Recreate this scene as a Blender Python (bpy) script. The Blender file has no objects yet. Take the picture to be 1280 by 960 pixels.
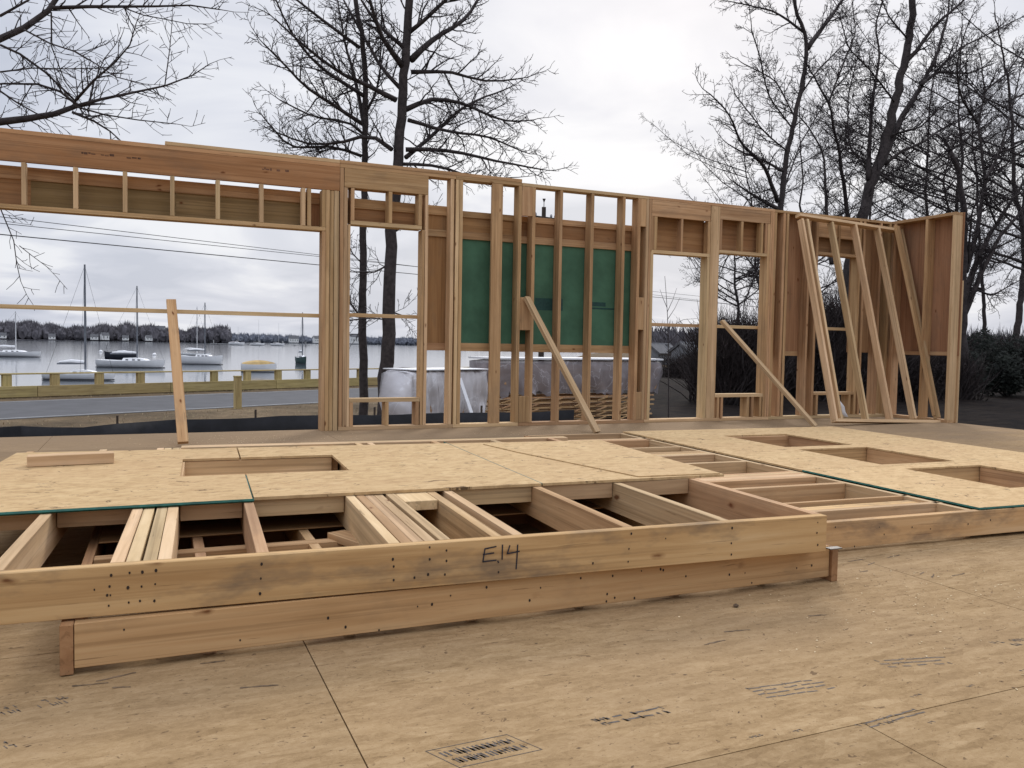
import bpy, bmesh, math, random
from mathutils import Vector, Matrix, Euler
random.seed(11)
R = math.radians
scene = bpy.context.scene
COL = scene.collection
H_CAM = 0.92
F_PX = 1028.57
YAW, PITCH, ROLL = 0.415358632, 0.0474731743, 0.0176437723

# ------------------------------------------------------------------ camera
fv = Vector((math.sin(YAW)*math.cos(PITCH), math.cos(YAW)*math.cos(PITCH), -math.sin(PITCH)))
rv0 = Vector((math.cos(YAW), -math.sin(YAW), 0))
uv0 = rv0.cross(fv)
rv = rv0*math.cos(ROLL) + uv0*math.sin(ROLL)
uv = -rv0*math.sin(ROLL) + uv0*math.cos(ROLL)
EYE = Vector((0, 0, H_CAM))
cam = bpy.data.cameras.new('camera'); camo = bpy.data.objects.new('camera', cam); COL.objects.link(camo)
M = Matrix((( rv.x, uv.x, -fv.x, 0), (rv.y, uv.y, -fv.y, 0), (rv.z, uv.z, -fv.z, H_CAM), (0, 0, 0, 1)))
camo.matrix_world = M
cam.sensor_width = 36; cam.lens = F_PX*36/1280
cam.clip_start = 0.05; cam.clip_end = 20000
scene.camera = camo

def ray(x, y): return fv*F_PX + rv*(x-640) + uv*(480-y)
def atY(x, y, D):
    d = ray(x, y); return EYE + d*(D/d.y)
def atZ(x, y, z):
    d = ray(x, y); return EYE + d*((z-H_CAM)/d.z)

# ------------------------------------------------------------------ materials
def newmat(name):
    m = bpy.data.materials.new(name); m.use_nodes = True
    nt = m.node_tree; b = nt.nodes['Principled BSDF']
    return m, nt, b
def N(nt, t, **kw):
    n = nt.nodes.new(t)
    for k, v in kw.items():
        if k.startswith('i_'): n.inputs[k[2:].replace('_', ' ')].default_value = v
        else: setattr(n, k, v)
    return n
def ramp(nt, fac, stops, interp='LINEAR'):
    r = nt.nodes.new('ShaderNodeValToRGB'); r.color_ramp.interpolation = interp
    while len(r.color_ramp.elements) < len(stops): r.color_ramp.elements.new(0.5)
    for e, (p, c) in zip(r.color_ramp.elements, stops):
        e.position = p; e.color = (*c, 1) if len(c) == 3 else c
    nt.links.new(fac, r.inputs[0]); return r
def mixc(nt, fac, a, b, mode='MIX'):
    n = nt.nodes.new('ShaderNodeMix'); n.data_type = 'RGBA'; n.blend_type = mode
    for s, v in ((0, fac), (6, a), (7, b)):
        if hasattr(v, 'is_linked') or hasattr(v, 'links'): nt.links.new(v, n.inputs[s])
        elif isinstance(v, (int, float)): n.inputs[s].default_value = v
        else: n.inputs[s].default_value = (*v, 1)
    return n.outputs[2]
def math_(nt, op, a, b=None, c=None):
    n = nt.nodes.new('ShaderNodeMath'); n.operation = op
    for i, v in enumerate((a, b, c)):
        if v is None: continue
        if isinstance(v, (int, float)): n.inputs[i].default_value = v
        else: nt.links.new(v, n.inputs[i])
    return n.outputs[0]
def objvec(nt, scale=(1, 1, 1), rnd=True, rot=(0, 0, 0)):
    tc = N(nt, 'ShaderNodeTexCoord'); out = tc.outputs['Object']
    if rnd:
        oi = N(nt, 'ShaderNodeObjectInfo'); m = math_(nt, 'MULTIPLY', oi.outputs['Random'], 57.0)
        va = N(nt, 'ShaderNodeVectorMath', operation='ADD'); nt.links.new(out, va.inputs[0]); nt.links.new(m, va.inputs[1]); out = va.outputs[0]
    mp = N(nt, 'ShaderNodeMapping'); mp.inputs['Scale'].default_value = scale; mp.inputs['Rotation'].default_value = rot
    nt.links.new(out, mp.inputs[0]); return mp.outputs[0]
def noise(nt, vec, scale=1, detail=4, rough=.55, dist=0):
    n = N(nt, 'ShaderNodeTexNoise'); n.inputs['Scale'].default_value = scale; n.inputs['Detail'].default_value = detail
    n.inputs['Roughness'].default_value = rough; n.inputs['Distortion'].default_value = dist
    nt.links.new(vec, n.inputs['Vector']); return n.outputs['Fac']
def bump(nt, b, h, dist=.002, strength=.5):
    n = N(nt, 'ShaderNodeBump'); n.inputs['Distance'].default_value = dist; n.inputs['Strength'].default_value = strength
    nt.links.new(h, n.inputs['Height']); nt.links.new(n.outputs[0], b.inputs['Normal'])

def wood(name, dark, mid, light, knots=.55, var=.16, knotcol=(.11, .032, .010), dirt=.25):
    m, nt, b = newmat(name)
    v = objvec(nt, (1.1, 26, 26)); g = noise(nt, v, 1, 5, .6, .9)
    v2 = objvec(nt, (.5, 7, 7)); g2 = noise(nt, v2, 1, 3, .5, 1.2)
    f = math_(nt, 'ADD', math_(nt, 'MULTIPLY', g, .55), math_(nt, 'MULTIPLY', g2, .45))
    c = ramp(nt, f, [(.34, dark), (.5, mid), (.66, light)]).outputs[0]
    # late-wood lines
    v4 = objvec(nt, (.35, 55, 55)); l = noise(nt, v4, 1, 2, .5, .4)
    lr = ramp(nt, l, [(.56, (0, 0, 0)), (.66, (1, 1, 1))]).outputs[0]
    c = mixc(nt, math_(nt, 'MULTIPLY', lr, .42), c, tuple(x*.62 for x in dark))
    v6 = objvec(nt, (4, 85, 85)); ck = noise(nt, v6, 1, 4, .6, .3)
    c = mixc(nt, math_(nt, 'MULTIPLY', ramp(nt, ck, [(.66, (0,)*3), (.72, (1,)*3)]).outputs[0], .5), c, (.11, .06, .03))
    # knots
    v3b = objvec(nt, (5, 11, 11)); kn = N(nt, 'ShaderNodeTexNoise'); kn.inputs['Scale'].default_value = 2.2; nt.links.new(v3b, kn.inputs['Vector']); kv = N(nt, 'ShaderNodeVectorMath', operation='SCALE'); kv.inputs['Scale'].default_value = .30; nt.links.new(kn.outputs['Color'], kv.inputs[0]); ka = N(nt, 'ShaderNodeVectorMath', operation='ADD'); nt.links.new(v3b, ka.inputs[0]); nt.links.new(kv.outputs[0], ka.inputs[1]); v3 = ka.outputs[0]; vo = N(nt, 'ShaderNodeTexVoronoi'); vo.inputs['Scale'].default_value = 1; nt.links.new(v3, vo.inputs['Vector'])
    k = ramp(nt, vo.outputs['Distance'], [(.06, (1, 1, 1)), (.11, (.35, .35, .35)), (.17, (0, 0, 0))]).outputs[0]
    sep = N(nt, 'ShaderNodeSeparateColor'); nt.links.new(vo.outputs['Color'], sep.inputs[0])
    sel = math_(nt, 'GREATER_THAN', sep.outputs[0], 1-knots*.5)
    c = mixc(nt, math_(nt, 'MULTIPLY', math_(nt, 'MULTIPLY', k, sel), .85), c, knotcol)
    # weather greying / handling dirt
    v5 = objvec(nt, (2.2, 5, 5)); d = noise(nt, v5, 1, 5, .65)
    dr = ramp(nt, d, [(.50, (0, 0, 0)), (.66, (1, 1, 1))]).outputs[0]
    c = mixc(nt, math_(nt, 'MULTIPLY', dr, dirt), c, (.17, .125, .085))
    oi = N(nt, 'ShaderNodeObjectInfo')
    hs = N(nt, 'ShaderNodeHueSaturation')
    nt.links.new(math_(nt, 'ADD', math_(nt, 'MULTIPLY', oi.outputs['Random'], var*2), 1-var), hs.inputs['Value'])
    r2 = math_(nt, 'FRACT', math_(nt, 'MULTIPLY', oi.outputs['Random'], 37.7))
    nt.links.new(math_(nt, 'ADD', math_(nt, 'MULTIPLY', r2, .014), .4915), hs.inputs['Hue']); hs.inputs['Saturation'].default_value = 1.04
    nt.links.new(c, hs.inputs['Color']); nt.links.new(hs.outputs[0], b.inputs['Base Color'])
    b.inputs['Roughness'].default_value = .85; b.inputs['Specular IOR Level'].default_value = .12
    bump(nt, b, f, .0015, .5)
    return m

def osb(name, c0, c1, c2, speck=.5, var=.06, blotch=None):
    m, nt, b = newmat(name)
    cols = []
    for i, (ang, sx, sy) in enumerate(((.15, 11, 34), (1.35, 26, 12), (2.3, 14, 32))):
        v = objvec(nt, (1, 1, 1), True, (0, 0, ang))
        mp = N(nt, 'ShaderNodeMapping'); mp.inputs['Scale'].default_value = (sx, sy, 1); nt.links.new(v, mp.inputs[0])
        vo = N(nt, 'ShaderNodeTexVoronoi'); vo.inputs['Scale'].default_value = 1; vo.inputs['Randomness'].default_value = 1; nt.links.new(mp.outputs[0], vo.inputs['Vector'])
        s = N(nt, 'ShaderNodeSeparateColor'); nt.links.new(vo.outputs['Color'], s.inputs[0]); cols.append(s.outputs[0])
    a = math_(nt, 'MULTIPLY', math_(nt, 'ADD', math_(nt, 'ADD', cols[0], cols[1]), cols[2]), .333)
    fine = noise(nt, objvec(nt, (22, 40, 10)), 1, 6, .75)
    f = math_(nt, 'ADD', math_(nt, 'MULTIPLY', a, .3), math_(nt, 'MULTIPLY', fine, .7))
    c = ramp(nt, f, [(.3, c0), (.5, c1), (.72, c2)]).outputs[0]
    big = noise(nt, objvec(nt, (1.3, 1.7, 1)), 1, 4, .6)
    c = mixc(nt, math_(nt, 'MULTIPLY', ramp(nt, big, [(.42, (0, 0, 0)), (.68, (1, 1, 1))]).outputs[0], .35), c, blotch or c0)
    sp = noise(nt, objvec(nt, (11, 17, 5)), 1, 6, .72, 1.2)
    spr = ramp(nt, sp, [(.60, (0, 0, 0)), (.655, (1, 1, 1))]).outputs[0]
    c = mixc(nt, math_(nt, 'MULTIPLY', spr, speck), c, (.09, .055, .03))
    oi = N(nt, 'ShaderNodeObjectInfo'); hs = N(nt, 'ShaderNodeHueSaturation')
    nt.links.new(math_(nt, 'ADD', math_(nt, 'MULTIPLY', oi.outputs['Random'], var*2), 1-var), hs.inputs['Value'])
    nt.links.new(c, hs.inputs['Color']); nt.links.new(hs.outputs[0], b.inputs['Base Color'])
    b.inputs['Roughness'].default_value = .85; b.inputs['Specular IOR Level'].default_value = .08
    bump(nt, b, f, .003, .7)
    return m

def plain(name, col, rough=.8, n_amt=.25, n_scale=6, metal=0, spec=.3, bmp=0, col2=None):
    m, nt, b = newmat(name)
    f = noise(nt, objvec(nt), n_scale, 5, .6)
    c2 = col2 or tuple(x*(1-n_amt) for x in col); c1 = col if col2 else tuple(min(1, x*(1+n_amt)) for x in col)
    c = ramp(nt, f, [(.35, c2), (.65, c1)]).outputs[0]
    nt.links.new(c, b.inputs['Base Color']); b.inputs['Roughness'].default_value = rough
    b.inputs['Metallic'].default_value = metal; b.inputs['Specular IOR Level'].default_value = spec
    if bmp: bump(nt, b, f, bmp, .7)
    return m

MT = {}
MT['spf'] = wood('pine_framing', (.34, .205, .105), (.47, .30, .16), (.58, .395, .225))
MT['spf_pale'] = wood('pale_pine', (.42, .285, .155), (.56, .395, .225), (.66, .485, .295), knots=.4, dirt=.15)
MT['spf_front'] = wood('stack_front_pine', (.41, .25, .115), (.55, .36, .175), (.63, .44, .235), knots=1.2, var=.04, dirt=.75)
MT['fir'] = wood('reddish_fir', (.40, .235, .112), (.52, .32, .162), (.60, .395, .21), knots=1.3, var=.06, dirt=.35)
MT['header'] = wood('engineered_header', (.30, .155, .072), (.38, .205, .10), (.45, .26, .135), knots=.15, var=.05, dirt=.3)
MT['ply'] = wood('brown_plywood', (.25, .135, .065), (.32, .178, .088), (.38, .225, .115), knots=.3, var=.12)
MT['ply_olive'] = wood('olive_plywood', (.20, .135, .065), (.26, .18, .09), (.31, .22, .115), knots=.1, var=.08)
MT['osb'] = osb('strand_board', (.38, .242, .115), (.52, .355, .178), (.62, .445, .24), speck=.9, blotch=(.47, .30, .155))
MT['osb_back'] = osb('strand_board_backing', (.29, .155, .075), (.37, .205, .105), (.44, .26, .14), speck=.3)
MT['ply_back'] = wood('brown_sheathing', (.27, .15, .08), (.33, .188, .102), (.385, .228, .128), knots=.3, var=.05, dirt=.35)
MT['green'] = plain('green_sheathing', (.060, .145, .088), .75, .18, 3, bmp=.001)
MT['green_edge'] = plain('green_edge', (.01, .085, .06), .5, .3, 30)
MT['ink'] = plain('black_ink', (.025, .023, .03), .7, .3, 60)
MT['faded_ink'] = plain('faded_ink', (.12, .095, .075), .8, .35, 90)
MT['dark_ink'] = plain('blurred_ink', (.085, .07, .06), .8, .5, 70)
MT['nail'] = plain('nail_hole', (.03, .02, .015), .6, .2, 40)
MT['bark'] = plain('tree_bark', (.045, .036, .034), .9, .35, 9, bmp=.01)
MT['twig'] = plain('tree_twigs', (.036, .028, .028), .9, .3, 3)
MT['asphalt'] = plain('road_asphalt', (.078, .077, .080), .85, .12, 1.5, bmp=.003)
MT['fabric'] = plain('black_silt_fabric', (.010, .010, .012), .75, .3, 4, bmp=.01)
MT['guard'] = wood('weathered_yellow_timber', (.32, .25, .115), (.44, .35, .165), (.53, .43, .22), knots=.1, var=.1)
MT['hullwhite'] = plain('white_gelcoat', (.85, .85, .85), .35, .04, 2, spec=.5)
MT['hullblack'] = plain('black_gelcoat', (.02, .022, .03), .3, .2, 2, spec=.5)
MT['hullyellow'] = plain('yellow_canvas', (.55, .38, .16), .7, .15, 2)
MT['hullgreen'] = plain('dark_green_gelcoat', (.03, .06, .055), .4, .2, 2)
MT['boot'] = plain('dark_boot_stripe', (.03, .03, .035), .5, .2, 2)
MT['mast'] = plain('grey_mast', (.16, .17, .19), .5, .15, 2)
MT['mastwhite'] = plain('white_mast', (.6, .6, .6), .5, .1, 2)
MT['glass'] = plain('dark_glass', (.03, .035, .04), .15, .1, 2, spec=.6)
MT['shingle'] = plain('grey_roof_shingles', (.10, .10, .105), .85, .2, 3)
MT['clapboard'] = plain('white_clapboard', (.70, .70, .68), .7, .06, 3)
MT['greyboard'] = plain('grey_clapboard', (.16, .165, .175), .8, .12, 3)
MT['pole'] = plain('creosote_pole', (.06, .045, .035), .9, .3, 5)
MT['wire'] = plain('black_wire', (.02, .02, .022), .6, .1, 3)
MT['white'] = plain('white_plastic', (.75, .75, .76), .4, .05, 3, spec=.5)
MT['needle'] = plain('dark_evergreen_leaves', (.016, .019, .014), .85, .45, 2.5)
MT['brush'] = plain('brown_brush', (.030, .022, .020), .95, .4, 2)
MT['farwood_haze'] = plain('hazed_bare_woods', (.115, .108, .118), 1, .25, .06)  # lightened base colour carries the distance haze
MT['farhill_haze'] = plain('hazed_far_hills', (.16, .172, .205), 1, .1, .02)  # bluish grey stands in for haze over the far woods
MT['dock'] = plain('grey_dock', (.3, .3, .3), .8, .15, 1)

def film(name, c0, c1, c2, a0, a1):
    m, nt, b = newmat(name)
    f = noise(nt, objvec(nt, (.7, .7, 1.3)), 1.3, 4, .55, .4)
    wv = noise(nt, objvec(nt, (.9, .9, .7), True, (0, .6, .3)), 1.5, 3, .45, 1.1); wv = math_(nt, 'ABSOLUTE', math_(nt, 'SUBTRACT', wv, .5))
    crease = ramp(nt, wv, [(.0, (1,)*3), (.016, (0,)*3)]).outputs[0]
    c = ramp(nt, f, [(.35, c0), (.62, c1)]).outputs[0]
    c = mixc(nt, math_(nt, 'MULTIPLY', crease, .45), c, c2)
    nt.links.new(c, b.inputs['Base Color']); b.inputs['Roughness'].default_value = .35; b.inputs['Specular IOR Level'].default_value = .5
    al = math_(nt, 'MAXIMUM', ramp(nt, f, [(.38, (a0,)*3), (.62, (a1,)*3)]).outputs[0], math_(nt, 'MULTIPLY', crease, .9)); nt.links.new(al, b.inputs['Alpha'])
    bump(nt, b, noise(nt, objvec(nt, (1, 1, .8), True, (0, .5, 0)), 1.9, 2, .4, .5), .10, .6)
    return m
MT['film'] = film('plastic_film', (.52, .49, .49), (.66, .64, .65), (.85, .85, .88), .72, .88)
MT['film_grey'] = film('grey_plastic_film', (.22, .19, .195), (.27, .24, .245), (.6, .58, .6), .62, .8)
def water_mat():
    m, nt, b = newmat('harbour_water')
    b.inputs['Base Color'].default_value = (.05, .062, .075, 1); b.inputs['Roughness'].default_value = .08
    b.inputs['IOR'].default_value = 1.333; b.inputs['Specular IOR Level'].default_value = .5
    tc = N(nt, 'ShaderNodeTexCoord'); mp = N(nt, 'ShaderNodeMapping'); nt.links.new(tc.outputs['Object'], mp.inputs[0])
    mp.inputs['Scale'].default_value = (.12, .35, 1)
    n = noise(nt, mp.outputs[0], 1, 6, .6); bump(nt, b, n, .03, .25)
    return m
MT['water'] = water_mat()
def ground_mat():
    m, nt, b = newmat('rough_winter_ground')
    tc = N(nt, 'ShaderNodeTexCoord'); v = tc.outputs['Object']
    a = noise(nt, v, .35, 8, .65); d = noise(nt, v, 4.5, 8, .7); e = noise(nt, v, 28, 4, .7)
    c = ramp(nt, a, [(.36, (.07, .048, .028)), (.52, (.145, .10, .057)), (.66, (.23, .165, .095))]).outputs[0]
    c = mixc(nt, math_(nt, 'MULTIPLY', ramp(nt, d, [(.42, (0,)*3), (.66, (1,)*3)]).outputs[0], .6), c, (.055, .045, .025))
    c = mixc(nt, math_(nt, 'MULTIPLY', ramp(nt, e, [(.55, (0,)*3), (.7, (1,)*3)]).outputs[0], .5), c, (.28, .225, .15))
    nt.links.new(c, b.inputs['Base Color']); b.inputs['Roughness'].default_value = .95; b.inputs['Specular IOR Level'].default_value = .1
    bump(nt, b, d, .06, .8); return m
MT['ground'] = ground_mat()
MT['soil'] = plain('dark_wet_soil', (.022, .016, .012), .95, .45, 2.4, spec=.05, bmp=.05, col2=(.008, .006, .006))
def deck_mat():
    m, nt, b = newmat('subfloor_sheet')
    tc = N(nt, 'ShaderNodeTexCoord'); V = tc.outputs['Object']
    def mp(s, r=0):
        n = N(nt, 'ShaderNodeMapping'); n.inputs['Scale'].default_value = s; n.inputs['Rotation'].default_value = (0, 0, r); nt.links.new(V, n.inputs[0]); return n.outputs[0]
    cols = []
    for r, s in ((.1, (9, 38, 1)), (-.35, (8, 34, 1)), (.5, (12, 44, 1))):
        vo = N(nt, 'ShaderNodeTexVoronoi'); vo.inputs['Scale'].default_value = 1; nt.links.new(mp(s, r), vo.inputs['Vector'])
        sc = N(nt, 'ShaderNodeSeparateColor'); nt.links.new(vo.outputs['Color'], sc.inputs[0]); cols.append(sc.outputs[0])
    a = math_(nt, 'MULTIPLY', math_(nt, 'ADD', math_(nt, 'ADD', cols[0], cols[1]), cols[2]), .333)
    fine = noise(nt, mp((38, 52, 1)), 1, 9, .86, .5)
    f = math_(nt, 'ADD', math_(nt, 'MULTIPLY', a, .28), math_(nt, 'MULTIPLY', fine, .72))
    c = ramp(nt, f, [(.36, (.25, .160, .078)), (.5, (.34, .226, .115)), (.64, (.415, .287, .155))]).outputs[0]
    med = noise(nt, mp((7, 12, 1)), 1, 8, .75, .9)
    c = mixc(nt, math_(nt, 'MULTIPLY', ramp(nt, med, [(.44, (0,)*3), (.70, (1,)*3)]).outputs[0], .4), c, (.25, .16, .075))
    big = noise(nt, mp((.7, 1.1, 1)), 1, 5, .6)
    c = mixc(nt, math_(nt, 'MULTIPLY', ramp(nt, big, [(.4, (0,)*3), (.62, (1,)*3)]).outputs[0], .4), c, (.26, .175, .10))
    # rain-greyed far part of the deck (wet patches)
    g = noise(nt, mp((1.1, 2.2, 1)), 1, 4, .6)
    sx = N(nt, 'ShaderNodeSeparateXYZ'); nt.links.new(V, sx.inputs[0])
    wet = math_(nt, 'MULTIPLY', ramp(nt, math_(nt, 'ADD', math_(nt, 'MULTIPLY', sx.outputs['Y'], .1), math_(nt, 'MULTIPLY', g, .5)), [(.74, (0,)*3), (.95, (1,)*3)]).outputs[0], .75)
    c = mixc(nt, wet, c, (.225, .158, .098))
    # small dark flakes
    for s, t, w in (((26, 48, 1), .655, .7), ((60, 95, 1), .645, .65)):
        sp = noise(nt, mp(s, .2), 1, 3, .6, .8)
        c = mixc(nt, math_(nt, 'MULTIPLY', ramp(nt, sp, [(t, (0,)*3), (t+.05, (1,)*3)]).outputs[0], w), c, (.10, .06, .035))
    # scuffs of pale dust
    sc = noise(nt, mp((3.5, 9, 1), .25), 1, 8, .8, 1.2)
    c = mixc(nt, math_(nt, 'MULTIPLY', ramp(nt, sc, [(.56, (0,)*3), (.7, (1,)*3)]).outputs[0], .3), c, (.43, .30, .155))
    # every sheet of the sub-floor has its own tone
    rw = math_(nt, 'FLOOR', math_(nt, 'DIVIDE', math_(nt, 'SUBTRACT', sx.outputs['Y'], 1.47), 1.22)); od = math_(nt, 'PINGPONG', rw, 1)
    cxn = math_(nt, 'FLOOR', math_(nt, 'DIVIDE', math_(nt, 'SUBTRACT', math_(nt, 'SUBTRACT', sx.outputs['X'], .43), math_(nt, 'MULTIPLY', od, 1.185)), 2.44))
    cb = N(nt, 'ShaderNodeCombineXYZ'); nt.links.new(rw, cb.inputs[0]); nt.links.new(cxn, cb.inputs[1]); wn = N(nt, 'ShaderNodeTexWhiteNoise'); nt.links.new(cb.outputs[0], wn.inputs['Vector'])
    hs = N(nt, 'ShaderNodeHueSaturation'); nt.links.new(math_(nt, 'ADD', math_(nt, 'MULTIPLY', wn.outputs['Value'], .16), .92), hs.inputs['Value']); nt.links.new(c, hs.inputs['Color']); c = hs.outputs[0]
    nt.links.new(c, b.inputs['Base Color']); b.inputs['Roughness'].default_value = .9; b.inputs['Specular IOR Level'].default_value = .05
    bump(nt, b, f, .0025, .6); return m
MT['deck'] = deck_mat()

# ------------------------------------------------------------------ object helpers
def tag(o, label=None, cat=None, group=None, kind=None):
    if label: o['label'] = label
    if cat: o['category'] = cat
    if group: o['group'] = group
    if kind: o['kind'] = kind
    return o
def empty(name, loc, rz=0, label=None, cat=None, group=None):
    o = bpy.data.objects.new(name, None); COL.objects.link(o); o.location = loc; o.rotation_euler = (0, 0, rz)
    o.empty_display_size = .2
    return tag(o, label, cat, group)
def link(name, me, parent=None, mat=None):
    o = bpy.data.objects.new(name, me); COL.objects.link(o)
    if parent: o.parent = parent
    if mat is not None: me.materials.append(mat)
    return o
def box_mesh(L, W, T, bev=.0015, seg=1, bow=0):
    bm = bmesh.new(); bmesh.ops.create_cube(bm, size=1)
    for v in bm.verts: v.co = Vector((v.co.x*L, v.co.y*W, v.co.z*T))
    if seg > 1:
        es = [e for e in bm.edges if abs((e.verts[0].co-e.verts[1].co).x) > L*.9]
        bmesh.ops.subdivide_edges(bm, edges=es, cuts=seg-1)
    if bev and min(L, W, T) > bev*3:
        es = [e for e in bm.edges if len(e.link_faces) == 2 and e.calc_face_angle(0) > .5]
        bmesh.ops.bevel(bm, geom=es, offset=bev, segments=1, affect='EDGES')
    if bow:
        a, b2 = random.uniform(-bow, bow), random.uniform(-bow, bow)
        for v in bm.verts:
            k = math.cos(v.co.x/L*math.pi); v.co.y += a*k; v.co.z += b2*k
    me = bpy.data.meshes.new('board'); bm.to_mesh(me); bm.free(); return me
def board(name, parent, a, b, mat, bow=0, bev=.0015):
    """axis aligned board between corners a and b, in the parent's frame; grain along its longest side"""
    lo = [min(a[i], b[i]) for i in range(3)]; hi = [max(a[i], b[i]) for i in range(3)]
    sz = [hi[i]-lo[i] for i in range(3)]; c = Vector([(lo[i]+hi[i])/2 for i in range(3)])
    order = sorted(range(3), key=lambda i: -sz[i]); ax = [Vector([1 if j == i else 0 for j in range(3)]) for i in order]
    if ax[0].cross(ax[1]).dot(ax[2]) < 0: ax[2] = -ax[2]
    me = box_mesh(sz[order[0]], sz[order[1]], sz[order[2]], bev, 5 if bow else 1, bow)
    o = link(name, me, parent, MT[mat] if isinstance(mat, str) else mat)
    Rm = Matrix((ax[0], ax[1], ax[2])).transposed().to_4x4(); Rm.translation = c
    o.matrix_local = Rm; return o
def plank(name, parent, p, q, width, thick, wdir, mat, bow=.001):
    """board from p to q with its wide side along wdir"""
    p, q = Vector(p), Vector(q); ex = (q-p).normalized(); ez = ex.cross(Vector(wdir)).normalized(); ey = ez.cross(ex)
    me = box_mesh((q-p).length, width, thick, .0015, 5, bow)
    o = link(name, me, parent, MT[mat])
    Rm = Matrix((ex, ey, ez)).transposed().to_4x4(); Rm.translation = (p+q)/2
    o.matrix_local = Rm; return o
class MB:
    def __init__(s): s.v = []; s.f = []
    def box(s, a, b):
        n = len(s.v); x0, y0, z0 = a; x1, y1, z1 = b
        s.v += [(x0,y0,z0),(x1,y0,z0),(x1,y1,z0),(x0,y1,z0),(x0,y0,z1),(x1,y0,z1),(x1,y1,z1),(x0,y1,z1)]
        s.f += [tuple(n+i for i in t) for t in ((0,3,2,1),(4,5,6,7),(0,1,5,4),(1,2,6,5),(2,3,7,6),(3,0,4,7))]
    def tube(s, pts, rad, k=5, cap=True):
        n0 = len(s.v); m = len(pts)
        for i, p in enumerate(pts):
            p = Vector(p)
            t = (Vector(pts[min(i+1, m-1)])-Vector(pts[max(i-1, 0)]))
            if t.length < 1e-9: t = Vector((0, 0, 1))
            t.normalize(); a = t.cross(Vector((.31, .95, .05)))
            if a.length < .1: a = t.cross(Vector((1, 0, 0)))
            a.normalize(); b = t.cross(a); r = rad[i] if isinstance(rad, (list, tuple)) else rad
            for j in range(k):
                w = 2*math.pi*j/k; s.v.append(tuple(p+a*(r*math.cos(w))+b*(r*math.sin(w))))
        for i in range(m-1):
            for j in range(k):
                A = n0+i*k+j; B = n0+i*k+(j+1) % k; s.f.append((A, B, B+k, A+k))
        if cap and k > 2:
            s.f.append(tuple(n0+j for j in range(k))[::-1]); s.f.append(tuple(n0+(m-1)*k+j for j in range(k)))
    def grid(s, rows, closed=False):
        n0 = len(s.v); k = len(rows[0])
        for r in rows: s.v += [tuple(p) for p in r]
        for i in range(len(rows)-1):
            for j in range(k-1 if not closed else k):
                A = n0+i*k+j; B = n0+i*k+(j+1) % k; s.f.append((A, B, B+k, A+k))
    def build(s, name, mat, parent=None, smooth=False):
        me = bpy.data.meshes.new(name); me.from_pydata(s.v, [], s.f); me.update()
        if smooth: me.polygons.foreach_set('use_smooth', [True]*len(me.polygons))
        return link(name, me, parent, MT[mat] if isinstance(mat, str) else mat)
def sheet(name, parent, outline, z0, z1, mat, holes=()):
    """flat sheet with a polygon outline (xy) and rectangular holes (x0,x1,y0,y1), from z0 to z1"""
    bm = bmesh.new(); loops = [outline]+[[(a, c), (b, c), (b, d), (a, d)] for a, b, c, d in holes]; es = []
    for lp in loops:
        vs = [bm.verts.new((x, y, z0)) for x, y in lp]
        es += [bm.edges.new((vs[i], vs[(i+1) % len(vs)])) for i in range(len(vs))]
    r = bmesh.ops.triangle_fill(bm, use_beauty=True, use_dissolve=True, edges=es)
    fs = [f for f in bm.faces]
    r = bmesh.ops.extrude_face_region(bm, geom=fs)
    for g in r['geom']:
        if isinstance(g, bmesh.types.BMVert): g.co.z = z1
    bmesh.ops.recalc_face_normals(bm, faces=bm.faces)
    me = bpy.data.meshes.new(name); bm.to_mesh(me); bm.free()
    return link(name, me, parent, MT[mat])

# ------------------------------------------------------------------ THE DECK
DK = MB()
DX0, DX1, DY0, DY1 = -9.0, 9.70, -5.0, 8.67
g = .0018
row = 0; y = 1.47-1.22*6
rows = []
while y < DY1:
    rows.append((y, row)); y += 1.22; row += 1
for (yy, k) in rows:
    off = .43 if (k % 2 == 0) else 1.615
    # k even rows: row starting at 1.47 is index 6
    x = off-2.44*5
    while x < DX1:
        a0, a1 = max(x, DX0)+g, min(x+2.44, DX1)-g; b0, b1 = max(yy, DY0)+g, min(yy+1.22, DY1)-g
        if a1 > a0+.01 and b1 > b0+.01: DK.box((a0, b0, -.019), (a1, b1, 0))
        x += 2.44
floor = DK.build('floor', 'deck'); tag(floor, kind='structure')
sub = MB(); sub.box((DX0, DY0, -.30), (DX1-.002, DY1-.004, -.0205)); sb = sub.build('floor_joists', 'spf', floor)
fo = MB(); fo.box((DX0+.1, DY0+.1, -1.3), (DX1-.12, DY1-.12, -.301)); fo.build('foundation', plain('grey_block_foundation', (.3, .3, .29), .9, .15, 5), floor)

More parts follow.
